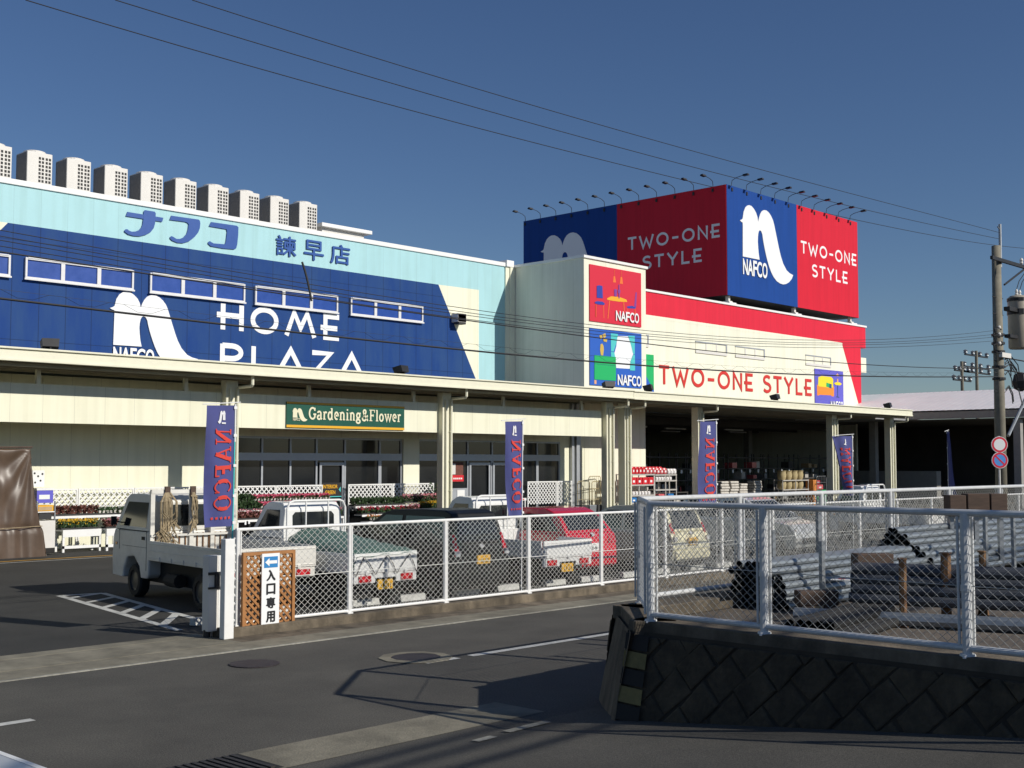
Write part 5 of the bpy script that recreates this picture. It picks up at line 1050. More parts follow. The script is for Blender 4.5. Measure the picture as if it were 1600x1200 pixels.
# ================================================================== utility pole, traffic sign, cables
PX, PY = 36.25, 14.6
up = thing('utility_pole', 'tall concrete utility pole carrying a round transformer', 'utility pole', (PX, PY, 0))
m = MB(); m.tube((0, 0, 0), (.05, 0, 8.95), .175, 'polegrey', 14, r1=.13); part('pole', up, m, smooth=True)
m = MB(); m.tube((.10, -.10, 8.3), (.12, -.10, 9.6), .045, 'steelgrey', 8); m.tube((.12, -.10, 9.45), (-.05, -.10, 9.5), .02, 'steelgrey', 6); part('extension', up, m)
m = MB(); m.box(-.75, 2.6, -.22, -.14, 8.44, 8.54, 'darkmetal'); m.tube((.15, -.18, 7.78), (1.75, -.18, 8.44), .03, 'darkmetal', 6); part('cross_arm', up, m)
for x in (1.5, 2.4):
    m = MB(); m.lathe([(.03, 0), (.06, .05), (.04, .09), (.06, .13), (.03, .2)], Matrix.Translation((x, -.18, 8.54)), 'acpaint', 8); part('insulator', up, m)
m = MB(); m.lathe([(.02, 1.62), (.24, 1.60), (.30, 1.54), (.31, 1.50), (.31, .04), (.27, 0), (.02, 0)], Matrix.Translation((1.0, -.25, 5.92)), 'transformer', 20, False); k = part('transformer', up, m, smooth=True)
m = MB(); m.lathe([(.325, 0), (.325, .10)], Matrix.Translation((1.0, -.25, 7.35)), 'darkmetal', 16); m.lathe([(.33, 0), (.33, .16)], Matrix.Translation((1.0, -.25, 6.95)), 'darkmetal', 16); m.box(.1, 1.0, -.34, -.16, 7.0, 7.12, 'darkmetal'); m.box(.1, 1.0, -.34, -.16, 6.2, 6.3, 'darkmetal'); part('bracket', up, m)
m = MB()
for a in (-.12, .12):
    m.lathe([(.04, 0), (.06, .04), (.03, .08), (.05, .12), (.02, .2)], Matrix.Translation((1.0+a, -.25, 7.52)), 'acpaint', 8)
    m.path([(1.0+a, -.25, 7.7), (1.3+a, -.22, 8.0), (1.8+a, -.2, 8.3)], .012, 'cable', 5)
part('bushings', up, m)
m = MB()
for z in (4.6, 5.15, 5.5, 6.3, 6.9, 7.4): m.tube((-.36, -.02, z), (.40, -.02, z), .014, 'darkmetal', 5)
part('climbing_pegs', up, m)
m = MB()
for z in (4.95, 5.3, 5.75, 6.0, 6.25): m.lathe([(.19, 0), (.19, .07)], Matrix.Translation((.03, 0, z)), 'darkmetal', 12)
m.box(-.28, .38, -.24, -.14, 5.60, 5.74, 'acpaint'); part('bands', up, m)
m = MB()
for z, rx in ((6.42, .52), (6.22, .58), (5.95, .62)):
    m.path([(-.12, -.16, z), (-.12-rx*.5, -.18, z+.05), (-.15-rx, -.18, z-.03), (-.12-rx*.8, -.18, z-.22), (-.12-rx*.3, -.17, z-.25), (-.1, -.16, z-.15)], .02, 'cable', 5)
    m.lathe([(.03, 0), (.06, .04), (.03, .1)], Matrix.Translation((-.32, -.18, z)), 'acpaint', 8)
part('cable_loops', up, m)
m = MB()
for k in range(9):
    rn = random.Random(k); x = rn.uniform(.3, 1.0); z = rn.uniform(4.5, 5.6)
    m.path([(.1, -.16, z), (x*.5, -.2, z+.12), (x, -.2, z-.1), (x*1.1, -.2, z-.35)], .016, 'cable', 5)
m.lathe([(.05, -.3), (.22, -.2), (.25, 0), (.20, .2), (.05, .28)], Matrix.Translation((1.15, -.2, 4.95)), 'cable', 8); part('cable_bundle', up, m)
m = MB(); m.tube((2.9, -.2, 5.6), (.20, -.16, 3.3), .05, 'steelgrey', 8); m.path([(.95, -.2, 4.75), (1.25, -.2, 4.25), (1.5, -.2, 4.4)], .02, 'steelgrey', 6); part('stay', up, m)
ts = thing('traffic_sign', 'grey post with a round red ringed sign above a no parking sign', 'road sign', (35.45, 14.3, 0), R(-46))
m = MB(); m.tube((0, .05, 0), (0, .05, 3.28), .03, 'acpaint', 8); part('post', ts, m)
def disc(z, inner, bar, name):
    T = Matrix.Translation((0, 0, z)) @ Matrix.Rotation(R(90), 4, 'X')
    m = MB(); m.lathe([(.235, -.012), (.235, .010), (.001, .010)], T, 'whiteletter', 30, False); m.lathe([(.222, .0125), (.165, .0125)], T, 'signred', 30, False); m.lathe([(.165, .0135), (.001, .0135)], T, inner, 30, False)
    if bar: m.ribbon([(-.13, .13), (.13, -.13)], .045, lambda u, v, d: (u, -.016+d, z+v), 'signred', 0, .001)
    part(name, ts, m)
disc(3.03, 'whiteletter', False, 'round_sign'); disc(2.58, 'signblue', True, 'no_parking_sign')
def cable(pts, r, label, wave=0, name='overhead_cable', group=None, mat_='cable', n=30):
    """smooth curve through three or more (x, y, z) points"""
    P = [Vector(p) for p in pts]; out = []
    def lag(t, ts_):
        v = Vector((0, 0, 0))
        for i, p in enumerate(P):
            c = 1
            for j in range(len(P)):
                if j != i: c *= (t-ts_[j])/(ts_[i]-ts_[j])
            v += p*c
        return v
    ts_ = [(p-P[0]).length for p in P]; Ltot = ts_[-1]
    out = [lag(Ltot*k/n, ts_) for k in range(n+1)]
    m = MB(); m.path(out, r, mat_, 5); o = m.build(name); tag(o, label, 'cable', group)
    return o, out
W_ = 14.5
z_ = lambda *q: [(x, W_, z) for x, z in q]
def left(p0, p1, dx=12, up_=.35):   # continue beyond the left edge of the view
    return (p0[0]-dx, p0[1]+up_)
for dz, lab in ((0, 'topmost'), (-.07, 'second'), (-.12, 'third'), (-.19, 'fourth')):
    cable(z_((-6, 5.62+dz), (6.4, 5.27+dz), (15.37, 5.03+dz*.9), (27.86, 5.52+dz), (35.85, 6.38+dz*1.6)), .0055, lab+' of the four thin wires crossing the blue store wall', group='thin wires along the road')
cable(z_((-6, 5.2), (6.42, 5.01), (15.37, 4.83), (27.83, 4.91), (36.0, 5.27)), .010, 'black cable between the thin wires and the thick lashed cable', group=None)
o, pts = cable(z_((-6, 4.6), (6.44, 4.45), (15.37, 4.35), (23.58, 4.47), (36.0, 5.03)), .015, 'thick black cable with looped lashing wire, lowest of the cables')
m = MB(); seg = []
for p, q in zip(pts[:-1], pts[1:]):
    for k in range(7): t_ = k/7; b_ = p.lerp(q, t_); i_ = len(seg); seg.append((b_.x, b_.y, b_.z+.03+(.08 if i_ % 4 in (1, 2) else 0)))
m.path(seg, .0022, 'cable', 4); k = part('lashing_wire', o, m)
m = MB(); m.path([(x.x, x.y, x.z+.11) for x in pts], .0022, 'cable', 4); part('messenger_wire', o, m)
o, pts = cable([(11.3, W_, 4.85), (11.2, W_, 5.02), (10.95, W_, 5.28)], .02, 'short slanting cable splice hanging on the wires before the blue wall', name='cable_splice') if False else (None, None)
o, pts = cable([(10.82, W_, 5.42), (10.9, W_, 5.22), (10.96, W_, 5.02), (11.0, W_, 4.86)], .017, 'short dark cable splice slanting across the thin wires', name='cable_splice', n=8)
for z0, z1, lab in ((5.62, 5.75, 'upper'), (5.25, 5.3, 'lower')): cable([(36.3, W_, z0), (50, W_-2, z0-.35), (70, W_-5, z1)], .02, lab+' cable running right from the pole out of view')
hw = dict(a=[(40.61, 31.16), (69.47, 31.17), (107.08, 31.91), (165.0, 33.64)], b=[(35.46, 29.73), (69.47, 29.68), (107.04, 30.4), (164.95, 32.76)], c=[(30.07, 28.23), (69.47, 28.14), (95.8, 28.67), (126.25, 29.64), (173.86, 32.59)])
for k, lab in (('a', 'highest'), ('b', 'middle'), ('c', 'lowest')):
    p = hw[k]; q = [(x, 66, z) for x, z in p]
    d0 = (q[0][0]-12, 66, q[0][2]+.35); d1 = (q[-1][0]+30, 66, q[-1][2]+(2.0 if k != 'a' else 1.6))
    cable(q, .032, lab+' of three long wires crossing the blue sky', name='high_wire', group='wires across the sky')
# cables whose shadows cross the side road (strung behind the viewer)
for (y0, z0, s_) in ((-5.2, 8.0, .5), (-6.6, 8.6, .7), (-4.7, 7.2, .2)): cable([(-30, y0-4, z0+1), (9, y0, z0), (40, y0+1.0+s_, z0+1.2)], .045, 'thick black cable strung across the side road behind the viewer', group='cables behind the viewer')
# far poles beyond the shed
def farpole(x, y, zt, arms, label):
    t = thing('distant_pole', label, 'utility pole', (x, y, 0)); m = MB(); m.tube((0, 0, 0), (0, 0, zt), .24, 'polegrey', 8, r1=.18); part('pole', t, m)
    for z, wd in arms:
        m = MB(); m.box(-wd, wd, -.08, .08, z, z+.16, 'darkmetal'); k = part('cross_arm', t, m)
        m = MB()
        for i in range(4): m.lathe([(.06, 0), (.26, .1), (.18, .25), (.28, .35), (.05, .5)], Matrix.Translation((-wd+.2+i*(2*wd-.4)/3, 0, z+.16)), 'steelgrey', 8)
        part('insulator', k, m)
farpole(138.5, 60, 14.2, ((13.0, 2.0), (11.9, 2.4)), 'distant left pole rising over the white shed roof')
farpole(142.6, 60, 15.7, ((15.0, 3.2), (13.6, 3.6), (13.0, 3.8)), 'distant right pole with rows of insulators over the white shed roof')
# ================================================================== garden goods in front of the shop
def lattice_screen(w_, h_):
    m = MB(); m.box(0, w_, -.02, .02, h_-.045, h_, 'white'); m.box(0, .045, -.02, .02, 0, h_-.045, 'white'); m.box(w_-.045, w_, -.02, .02, 0, h_-.045, 'white'); return m
def screen(x0, x1, label, z0=.86, z1=1.74, y=33.95, group='white lattice screens by the shop wall'):
    t = thing('lattice_screen', label, 'screen', (x0, y, 0), 0, group); w_, h_ = x1-x0, z1
    part('frame', t, lattice_screen(w_, h_)); m = MB()
    for sg, (a, c, d, e) in diag(w_-.09, h_-z0, .18, .18): m.ribbon([(a, c), (d, e)], .036, lambda u, v, q, sg=sg: (.045+u, sg*.005+q, z0-.045+v), 'white', 0, .008)
    part('slats', t, m)
for k, (x0, x1) in enumerate(((15.9, 17.4), (17.42, 19.2), (19.22, 20.75))): screen(x0, x1, 'white lattice screen behind the plants %s' % ('beside the brown covered rack', 'left of the large white truck cab', 'just above the large white truck cab')[k])
for k, (x0, x1) in enumerate(((20.78, 22.4), (22.42, 24.35), (24.37, 26.3))): screen(x0, x1, 'white lattice screen %s' % ('left of the first navy flag', 'behind the pink flowers, further left', 'behind the pink flowers, next to the lettered door')[k])
for k, (x0, x1) in enumerate(((27.42, 29.45), (29.47, 31.5))): screen(x0, x1, 'white lattice screen %s' % ('right of the lettered door', 'behind the pink and yellow bushes')[k])
for k, (x0, x1) in enumerate(((36.65, 38.45), (38.47, 39.4))): screen(x0, x1, 'white lattice screen %s' % ('above the low dark green hedge trays', 'at the grey downpipe by the cream wall')[k])
protos = {}
def tray(style, x, y, z, label, group):
    """plant tray .6 x .3: tray, foliage, blossoms, pots"""
    leafm, petal, npet, ph, pots = style
    if style not in protos:
        t = thing('plant_tray', label, 'plant tray', (x, y, z), 0, group); rn = random.Random(len(protos)*5+1)
        m = MB(); m.box(-.3, .3, -.15, .15, 0, .05, 'potblack')
        if pots:
            for i in range(5): m.lathe([(.035, .03), (.05, .12)], Matrix.Translation((-.24+.12*i, -.10, 0)), pots, 8)
        part('tray', t, m)
        def leaves(n, mm, zlo, zhi, s0, s1):
            m = MB()
            for i in range(n):
                p = Vector((rn.uniform(-.29, .29), rn.uniform(-.15, .15), rn.uniform(zlo, zhi))); a = Vector((rn.uniform(-1, 1), rn.uniform(-1, 1), rn.uniform(-.6, 1))).normalized(); c = a.orthogonal().normalized(); d = a.cross(c); s = rn.uniform(s0, s1)
                m.add([p-c*s, p-d*s*.5, p+c*s, p+d*s*.5], [(0, 1, 2, 3)], mm)
            return m
        part('foliage', t, leaves(300, leafm, .06, ph, .035, .065))
        if npet: part('blossoms', t, leaves(int(npet*1.7), petal, ph*.62, ph+.07, .028, .05))
        protos[style] = t; return t
    return dup(protos[style], (x, y, z), 0, label, group)
brown = ('leafred', None, 0, .28, None); green_w = ('leaf', 'whitepetal', 26, .20, 'potwhite'); pink_ = ('leaf', 'pink', 120, .18, 'potwhite'); ppink = ('leaf', 'palepink', 110, .24, None)
red_ = ('leaf', 'redpetal', 80, .20, None); yel = ('leaf', 'yellowpetal', 90, .22, None); org = ('leaf', 'orangepetal', 60, .15, 'potwhite'); grn = ('leaf', 'leaf', 40, .26, None); hedge = ('leaf', 'redpetal', 7, .16, None); mixed = ('leafred', 'palepink', 50, .24, None)
def rack(x0, x1, y, tiers, label, depth=.42, group='white plant racks'):
    t = thing('plant_rack', label, 'plant rack', (x0, y, 0), 0, group); L = x1-x0
    for z, dy in tiers:
        m = MB(); m.box(0, L, dy-depth/2, dy+depth/2, z-.035, z-.005, 'white'); m.box(0, L, dy-depth/2-.012, dy-depth/2, z-.07, z, 'white'); part('shelf', t, m)
    for x in (.03, L/2, L-.03):
        for dy in (tiers[0][1]+depth/2-.02, tiers[-1][1]-depth/2+.03):
            m = MB(); m.box(x-.022, x+.022, dy-.02, dy+.02, 0, (tiers[0][0] if dy > 0 else tiers[-1][0])-.04, 'white'); part('leg', t, m)
    n = int(L/.5)
    rn = random.Random(int(x0*10))
    for z, dy in tiers:
        for i in range(max(1, n//2)):
            xx = rn.uniform(.1, L-.25); m = MB(); m.box(xx, xx+.13, dy-depth/2-.022, dy-depth/2-.014, z-.15, z-.04, 'whiteletter'); part('price_card', t, m)
def row(style, x0, x1, y, z, label, group):
    n = max(1, round((x1-x0)/.62))
    for i in range(n): tray(style, x0+(i+.5)*(x1-x0)/n, y, z, label, group)
# left group
rack(16.1, 20.4, 33.35, ((.98, .2), ), 'white plant rack behind the large white truck cab')
row(brown, 16.2, 17.75, 33.55, .98, 'tray of reddish brown bushes on the rack left of the large truck', 'reddish brown plant trays'); row(green_w, 17.75, 20.3, 33.55, .98, 'tray of green plants in white pots on the rack behind the large truck', 'green plants in white pots')
def bench(x, y, w_, label):
    t = thing('flower_bench', label, 'bench', (x, y, 0)); m = MB(); m.box(0, w_, -.25, .25, .58, .62, 'white'); m.box(0, w_, -.26, -.24, .42, .62, 'white'); m.box(0, w_, -.25, -.22, .10, .18, 'white'); part('top', t, m)
    for a in (.03, w_-.03):
        for c in (-.22, .22):
            m = MB(); m.box(a-.03, a+.03, c-.03, c+.03, 0, .58, 'white'); part('leg', t, m)
bench(16.35, 32.95, 1.15, 'low white flower bench between the brown covered rack and the truck'); bench(17.55, 32.75, .72, 'small white flower bench with legs next to the truck front')
row(yel, 16.4, 17.4, 32.95, .62, 'tray of yellow flowers on the low white bench', 'yellow flower trays on the bench'); row(mixed, 17.55, 18.25, 32.75, .62, 'tray of mixed plants on the small white bench by the truck', 'mixed trays by the truck')
# pink group left of the door
rack(21.9, 26.1, 33.0, ((1.22, .35), (1.0, .0), (.72, -.3)), 'white stepped rack of pink flowers left of the lettered door')
row(grn, 21.9, 23.0, 33.35, 1.22, 'tray of plain green plants at the left end of the pink flower rack', 'green trays of the pink rack'); row(pink_, 23.0, 26.1, 33.35, 1.22, 'tray of pink flowers in the upper row left of the lettered door', 'upper row of pink flowers'); row(pink_, 23.0, 26.1, 33.0, 1.0, 'tray of pink flowers in the second row left of the lettered door', 'second row of pink flowers')
row(grn, 21.9, 23.0, 33.0, 1.0, 'tray of green plants in the second row at the rack end', 'green trays of the second row'); row(red_, 22.9, 24.2, 32.7, .72, 'tray of red flowers low on the rack left of the lettered door', 'low red flowers'); row(mixed, 21.9, 22.9, 32.7, .72, 'tray of mixed leafy plants low at the left end of the pink rack', 'low mixed plants'); row(ppink, 24.2, 26.1, 32.7, .72, 'tray of pale pink flowers low on the rack above the small truck', 'low pale pink flowers')
# right of the door
rack(27.1, 31.2, 33.0, ((1.0, .35), (.72, -.0), (.50, -.35)), 'white stepped rack of mixed flowers right of the lettered door')
row(grn, 27.1, 29.4, 33.35, 1.0, 'tray of tall green plants right of the lettered door', 'tall green trays'); row(ppink, 29.4, 31.1, 33.35, 1.06, 'bushy tray of pale pink flowers at the pillar', 'bushy pale pink flowers'); row(red_, 27.1, 29.2, 33.0, .72, 'tray of dark red flowers in the middle row right of the door', 'dark red flowers right of the door'); row(yel, 30.0, 31.0, 33.0, .82, 'tray of bright yellow flowers beside the canopy column', 'bright yellow flowers'); row(mixed, 29.2, 30.0, 33.0, .72, 'tray of reddish plants between the red and the yellow flowers', 'reddish plants')
row(org, 27.2, 29.2, 32.65, .50, 'tray of orange and yellow flowers in white pots on the lowest shelf', 'orange flowers on the lowest shelf'); row(ppink, 29.3, 31.1, 32.65, .50, 'tray of pale flowers low at the canopy column', 'low pale flowers by the column')
rack(31.3, 33.0, 33.2, ((.55, .1), ), 'small white rack right of the canopy column'); row(red_, 31.3, 32.9, 33.3, .55, 'tray of red flowers right of the canopy column', 'red flowers right of the column')
rack(35.2, 39.2, 33.2, ((.50, .1), ), 'low white rack of dark green hedge plants'); row(hedge, 35.2, 39.2, 33.3, .50, 'tray of dark green hedge plants on the low rack', 'dark hedge plants')
row(org, 37.2, 40.6, 32.2, .02, 'tray of orange flowers on the ground behind the red car', 'orange flowers behind the red car'); row(yel, 40.6, 42.4, 31.9, .02, 'tray of yellow and green plants on the ground by the twin columns', 'plants by the twin columns')
t = thing('potted_bush', 'leafy green bush beside the canopy column', 'bush', (31.35, 33.6, .0)); rn = random.Random(3)
m = MB(); m.lathe([(.12, 0), (.17, .3)], Matrix.Identity(4), 'potwhite', 10); part('pot', t, m); m = MB()
for i in range(260):
    p = Vector((rn.gauss(0, .16), rn.gauss(0, .16), rn.uniform(.35, 1.75))); a = Vector((rn.uniform(-1, 1), rn.uniform(-1, 1), rn.uniform(-.6, 1))).normalized(); c = a.orthogonal().normalized(); d = a.cross(c); s = rn.uniform(.04, .08); m.add([p-c*s, p-d*s*.5, p+c*s, p+d*s*.5], [(0, 1, 2, 3)], 'leaf')
part('foliage', t, m)
# brown covered rack and display cart at the left edge
t = thing('covered_rack', 'tall rack wrapped in a brown tarpaulin at the left edge', 'covered rack', (14.3, 32.2, 0))
m = MB(); n1, n2 = 176, 44; vs = []
per = [(-1, -1), (1, -1), (1, 1), (-1, 1)]
for j in range(n2+1):
    v = j/n2; z = 2.86*(1-v)
    for i in range(n1):
        s = i/n1*4; e = int(s) % 4; f_ = s-int(s); a, c = per[e], per[(e+1) % 4]
        ux, uy = a[0]+(c[0]-a[0])*f_, a[1]+(c[1]-a[1])*f_
        hw_ = .70+.38*(v**1.3)+(.08*min(1, max(0, (v-.70)/.04))); hd = .30+.16*v
        sg = 1 if uy < 0 else -1; a_ = ux if abs(uy) >= abs(ux) else uy+1.7
        c1, c2 = 1.08-a_, 1.08+a_; r1, r2 = math.hypot(c1, 1.7*v+.04), math.hypot(c2, 1.7*v+.04)
        fold = .055*math.sin(15*math.atan2(1.7*v+.04, c1))*min(1, r1*1.4)*math.exp(-.75*r1)+.055*math.sin(13*math.atan2(1.7*v+.04, c2)+1)*min(1, r2*1.4)*math.exp(-.75*r2)+.022*v*math.sin(12*a_+4*v+1.5*math.sin(2*a_)+sg)+(.012*math.sin(21*a_+2*sg) if v > .74 else 0)-.03*math.exp(-((v-.73)/.025)**2)
        nx, ny = (0, uy/abs(uy)) if abs(uy) >= abs(ux) else (ux/abs(ux), 0)
        vs.append((ux*hw_+nx*fold-.02+.0*v, uy*hd+ny*fold, z if j else 2.86-.03*(1-abs(ux))))
fs = [(j*n1+i, j*n1+(i+1) % n1, (j+1)*n1+(i+1) % n1, (j+1)*n1+i) for j in range(n2) for i in range(n1)]; fs.append(tuple(range(n1-1, -1, -1)))
m.add(vs, fs, 'browntarp'); part('tarpaulin', t, m, smooth=True)
m = MB(); m.tube((-.75, -.30, 2.88), (.74, -.30, 2.90), .025, 'brownwood', 6); part('top_bar', t, m)
m = MB(); m.path([(-1.05, -.47, .80), (-.4, -.50, .77), (.3, -.49, .79), (.98, -.47, .81), (1.0, .46, .80)], .012, 'rope', 5); part('tie_rope', t, m)
t = thing('display_cart', 'grey display cart of boxes beside the brown covered rack', 'cart', (15.65, 32.55, 0))
m = MB(); m.box(-.28, .26, -.3, .3, .18, .92, 'acpaint'); m.box(-.28, .26, -.3, .3, .05, .18, 'under'); [m.box(x-.02, x+.02, -.3, -.26, .92, 1.45, 'steelgrey') for x in (-.26, .24)]; m.box(-.28, .26, -.3, .3, 1.14, 1.17, 'white'); part('cart_body', t, m, bevel=.01)
m = MB(); m.box(-.2, .15, -.28, .1, .96, 1.12, 'slot'); part('crate', t, m); m = MB(); m.box(-.24, .20, -.28, .1, 1.18, 1.34, 'signyellow'); m.box(-.22, .16, -.286, -.281, 1.2, 1.30, 'card'); part('box', t, m); m = MB(); m.box(-.26, .20, -.25, .2, 1.40, 1.74, 'p_violet'); m.box(-.2, .1, -.256, -.2505, 1.5, 1.62, 'white'); m.box(-.27, .21, -.26, .21, 1.742, 1.80, 'white'); part('box', t, m)
m = MB(); m.box(-.28, .06, .0, .03, 1.84, 2.28, 'white')
for a, c in ((-.2, 1.95), (-.05, 2.0), (-.12, 2.12), (0, 2.18), (-.22, 2.2)): m.lathe([(.03, -.004), (.03, .0)], Matrix.Translation((a, -.003, c)) @ Matrix.Rotation(R(90), 4, 'X'), 'slot', 8)
part('spotted_board', t, m)
# roll cage, bins
def cage(x, y, w_, h_, label, mat_='cage'):
    t = thing('roll_cage', label, 'roll cage', (x, y, 0), R(8))
    for k, yy in enumerate((-.35, .35)):
        m = MB(); m.path([(-w_/2, yy, .15), (-w_/2, yy, h_-.08), (-w_/2+.08, yy, h_), (w_/2-.08, yy, h_), (w_/2, yy, h_-.08), (w_/2, yy, .15)], .018, mat_, 6)
        for i in range(1, 6): m.tube((-w_/2+w_*i/6, yy, .15), (-w_/2+w_*i/6, yy, h_), .007, mat_, 5)
        for z in (.5, .95, 1.4): m.tube((-w_/2, yy, z), (w_/2, yy, z), .010, mat_, 5)
        part('cage_side', t, m)
    m = MB(); m.box(-w_/2, w_/2, -.36, .36, .13, .17, mat_); part('base', t, m)
    for a in (-w_/2+.06, w_/2-.06):
        for c in (-.3, .3):
            m = MB(); m.lathe([(.05, -.02), (.05, .02)], Matrix.Translation((a, c, .06)) @ Matrix.Rotation(R(90), 4, 'Y'), 'under', 10); part('caster', t, m)
cage(40.1, 33.5, .95, 1.72, 'brass coloured wire roll cage against the sunlit cream wall, left one'); cage(40.95, 33.6, .95, 1.92, 'taller brass coloured wire roll cage against the sunlit cream wall'); cage(62.6, 35.0, 1.4, 1.75, 'wire roll cage by the column in the dark hall', 'steelgrey'); cage(64.2, 35.2, 1.3, 1.8, 'wire roll cage right of the hall column', 'shelf')
for k, (x, c) in enumerate(((38.35, 'slot'), (38.85, 'steelgrey'), (39.35, 'slot'), (39.95, 'bluebin'))):
    t = thing('hose_bin', ('dark bin at the left end of the row by the low hedge', 'grey bin second in the row by the low hedge', 'dark bin beside the blue bin', 'blue plastic bin in front of the wire cages')[k], 'bin', (x, 32.5, 0)); m = MB(); m.hexa([(-.18, -.15, 0), (.18, -.15, 0), (.18, .15, 0), (-.18, .15, 0)], [(-.22, -.18, .78), (.22, -.18, .78), (.22, .18, .78), (-.22, .18, .78)], c); part('body', t, m, bevel=.02)
    m = MB(); [m.tube((-.15+.075*i, 0, .7), (-.17+.085*i, 0, .98), .014, 'under' if k < 3 else 'bluebin', 5) for i in range(5)]; part('handles', t, m)
# shelf unit with red goods at the tower corner
def shelving(x0, x1, y, zs, label, h_, mat_='shelf', d=.45):
    t = thing('goods_shelf', label, 'shelf', (x0, y, 0)); L = x1-x0
    for z in zs: m = MB(); m.box(0, L, -d, 0, z-.03, z, mat_); m.box(0, L, -d-.01, -d, z-.05, z+.01, mat_); part('shelf', t, m)
    for x in (0, L/2, L):
        m = MB(); m.box(x-.025, x+.025, -d+.02, -d+.06, 0, h_, mat_); m.box(x-.025, x+.025, -.05, -.01, 0, h_, mat_); part('upright', t, m)
    n = max(2, int(L/.8))
    return t
shelving(41.6, 43.75, 33.35, (.35, .78, 1.10, 1.55, 2.0), 'left shelf unit of red goods beside the twin canopy columns', 2.02); shelving(43.8, 45.4, 33.35, (.35, .9, 1.32, 1.72, 1.98), 'right shelf unit with pale goods in front of the dark hall opening', 2.0)
def goods(name, cat, x, y, z, sx, sy, sz, mat_, label, group, bev=.05, hump=0):
    t = thing(name, label, cat, (x, y, z), 0, group); m = MB(); m.box(-sx/2, sx/2, -sy/2, sy/2, 0, sz, mat_); part('body', t, m, bevel=min(bev, sx*.3, sz*.3)); m = MB(); m.box(-sx*.18, sx*.18, -sy/2-.006, -sy/2+.01, sz*.3, sz*.6, 'whiteletter'); part('label', t, m); return t
g0 = None
for i in range(11):
    x = 41.8+.245*i
    if g0 is None: g0 = goods('red_can', 'can', x, 33.1, 2.0, .22, .36, .33, 'redcan' if True else '', 'red plastic can in the row on top of the left shelf', 'red cans on top of the shelf'); q = g0
    else: q = dup(g0, (x, 33.1, 2.0))
w0 = None
for i in range(6):
    x = 43.2+.26*i
    if w0 is None: w0 = goods('wrapped_pack', 'pack', x, 33.05, 2.0, .25, .4, .30, 'redwrap', 'red pack in clear wrap on top of the shelves', 'red wrapped packs', .09)
    else: dup(w0, (x, 33.05, 2.0-.02*(x > 43.8)), 0)
w1 = None
for i in range(3):
    w1 = goods('wrapped_pack', 'pack', 44.8, 33.05, 1.98, .22, .4, .26, 'plasticwrap', 'white pack in clear wrap at the right end of the shelf top', 'white wrapped packs', .07) if w1 is None else dup(w1, (44.8+.22*i, 33.05, 1.98))
r1 = None
for i in range(4):
    r1 = goods('red_box', 'box', 42.3, 33.1, 1.55, .38, .36, .32, 'redcan', 'red box on the second shelf beside the twin columns', 'red boxes on the second shelf', .02) if r1 is None else dup(r1, (42.3+.41*i, 33.1, 1.55))
p1 = None
for x, z in [(44.0+.2*i, 1.72) for i in range(6)]+[(42.1+.22*i, 1.10) for i in range(7)]:
    p1 = goods('pale_pack', 'pack', x, 33.1, z, .17, .34, .16, 'plasticwrap', 'small pale pack on the shelves beside the dark hall', 'small pale packs', .03) if p1 is None else dup(p1, (x, 33.1, z))
for x, z, c, lab in ((42.3, .78, 'bluebin', 'blue box low on the left shelf'), (42.9, .78, 'plasticwrap', 'pale box low on the left shelf'), (43.4, .78, 'redwrap', 'reddish box low on the left shelf'), (44.3, .9, 'redwrap', 'reddish box low on the right shelf'), (45.0, .9, 'bluebin', 'bright blue box low on the right shelf')): goods('goods_box', 'box', x, 33.1, z, .42, .36, .22, c, lab, None, .02)
# goods in the open hall
hallshelf = []
for k, (x0, x1, y) in enumerate(((46.0, 49.4, 37.5), (49.8, 53.0, 38.4), (53.4, 57.0, 38.8), (57.4, 61.0, 38.8), (61.4, 65.0, 39.2), (66.0, 71.0, 39.5))):
    t = shelving(x0, x1, y, (.4, 1.0, 1.6, 2.2, 2.8), 'dark goods shelf in the hall, %s' % ('nearest the entrance tower', 'second from the entrance tower', 'behind the stacked sacks', 'behind the straw coloured pots', 'behind the hall column', 'furthest to the right')[k], 3.0, 'halldark', .7)
    rn = random.Random(k+40)
    for j in range(9):
        a = rn.uniform(.1, x1-x0-.5); z = rn.choice((.4, 1.0, 1.6, 2.2)); wd = rn.uniform(.25, .6); hh = rn.uniform(.2, .42)
        m = MB(); m.box(a, a+wd, -.62, -.1, z, z+hh, rn.choice(['card', 'halldark', 'shelf', 'roofgrey', 'redwrap', 'halldark', 'bag'])); part('box', t, m)
    for j in range(4):
        m = MB(); a = .3+j*(x1-x0-.6)/3.5; m.box(a, a+.15, -.735, -.72, 1.95, 2.13, 'whiteletter'); part('price_card', t, m)
sk = None
for col, (x, n_) in enumerate(((53.9, 6), (54.75, 6), (55.6, 5), (57.0, 6))):
    for j in range(n_):
        if sk is None:
            sk = thing('cement_sack', 'pale sack in the stacks on pallets inside the hall', 'sack', (x, 36.2, .75), 0, 'pale sacks stacked in the hall'); m = MB(); m.box(-.36, .36, -.24, .24, 0, .12, 'bag'); part('sack_body', sk, m, bevel=.045); q = sk
        else: q = dup(sk)
        q.location = (x+random.uniform(-.05, .05), 36.2+random.uniform(-.04, .04), .75+.135*j); q.rotation_euler = (0, 0, random.uniform(-.08, .08))
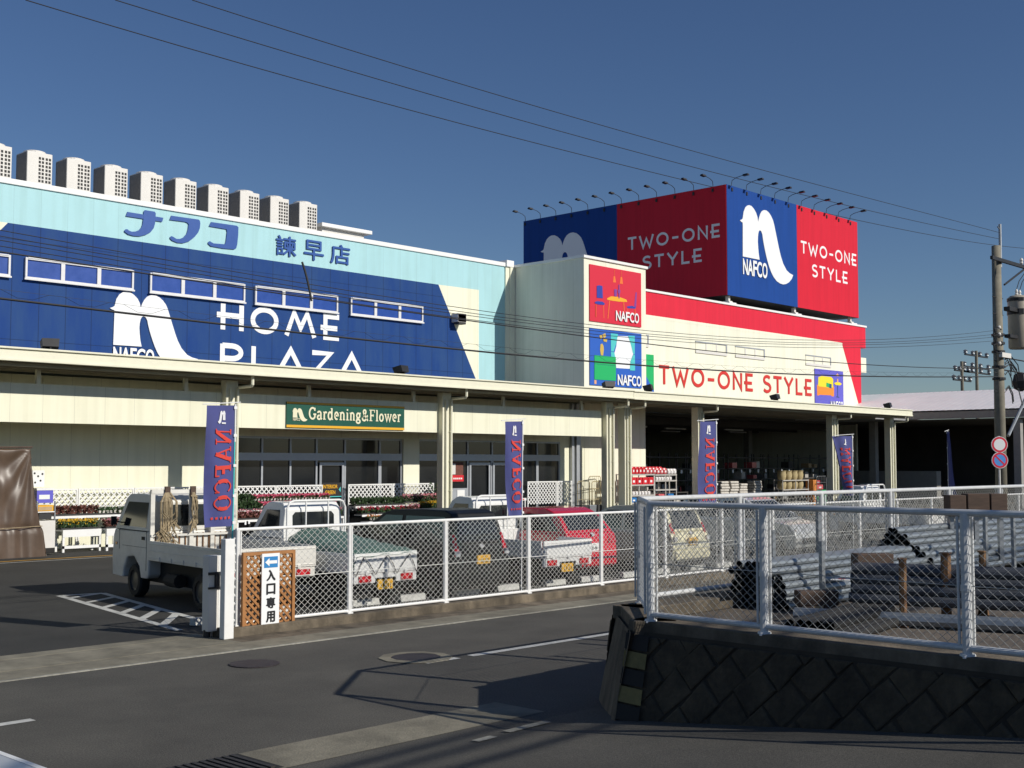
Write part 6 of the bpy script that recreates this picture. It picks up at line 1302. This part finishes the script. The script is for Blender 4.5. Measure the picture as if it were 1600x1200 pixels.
for k, (x, w_) in enumerate(((54.75, 2.6), (57.2, 1.3))):
    t = thing('pallet', ('wide grey pallet stand under the pale sacks', 'narrow grey pallet stand right of the pale sacks')[k], 'pallet', (x, 36.2, 0)); m = MB(); m.box(-w_/2, w_/2, -.4, .4, .6, .74, 'shelf'); part('deck', t, m); m = MB(); [m.box(a-.06, a+.06, -.35, .35, 0, .6, 'shelf') for a in (-w_/2+.1, 0, w_/2-.1)]; part('bearers', t, m)
t = shelving(58.9, 61.6, 36.2, (.35, 1.05, 1.56), 'low shelf of straw coloured pots in the hall', 1.58, 'shelf', .6)
pt = None
for i in range(8):
    x, z = 59.25+.6*(i % 4), (1.56, 1.05)[i//4]
    if pt is None:
        pt = thing('straw_pot', 'straw coloured round pot on the low hall shelf', 'pot', (x, 35.9, z), 0, 'straw coloured pots'); m = MB(); m.lathe([(.17, 0), (.23, .12), (.25, .28), (.22, .44), (.24, .50), (.20, .50), (.18, .40)], Matrix.Identity(4), 'pot', 18, False); part('pot_body', pt, m, smooth=True); m = MB(); m.lathe([(.245, .47), (.255, .51), (.2, .51)], Matrix.Identity(4), 'pot', 18, False); part('rim', pt, m)
    else: dup(pt, (x, 35.9, z))
for k, (x, z, sx, sz, c, lab) in enumerate(((61.9, .0, .45, 1.55, 'orangepetal', 'tall orange stack right of the straw pots'), (62.4, 1.0, .7, .28, 'redwrap', 'red sack pile right of the straw pots'), (62.2, 1.3, .5, .22, 'redpetal', 'small red sack on the red pile'), (62.6, .0, 1.0, .98, 'p_green', 'green goods under the red sacks'), (65.9, 0, .4, 1.1, 'p_green', 'pale green stack near the twisted flag'), (68.5, .9, 1.2, .35, 'white', 'white roll lying in the dark hall'))): goods('goods_stack', 'goods', x, 35.6, z, sx, .5, sz, c, lab, None, .03)
t = thing('board_stack', 'pale boards leaning on posts deep in the dark shed', 'boards', (72.5, 36, 0)); m = MB(); m.box(-.3, .3, -3, 3, .3, 2.0, 'shedgrey'); part('boards', t, m); m = MB(); m.box(-.4, .4, -3.2, 3.2, 0, .3, 'halldark'); part('base', t, m)
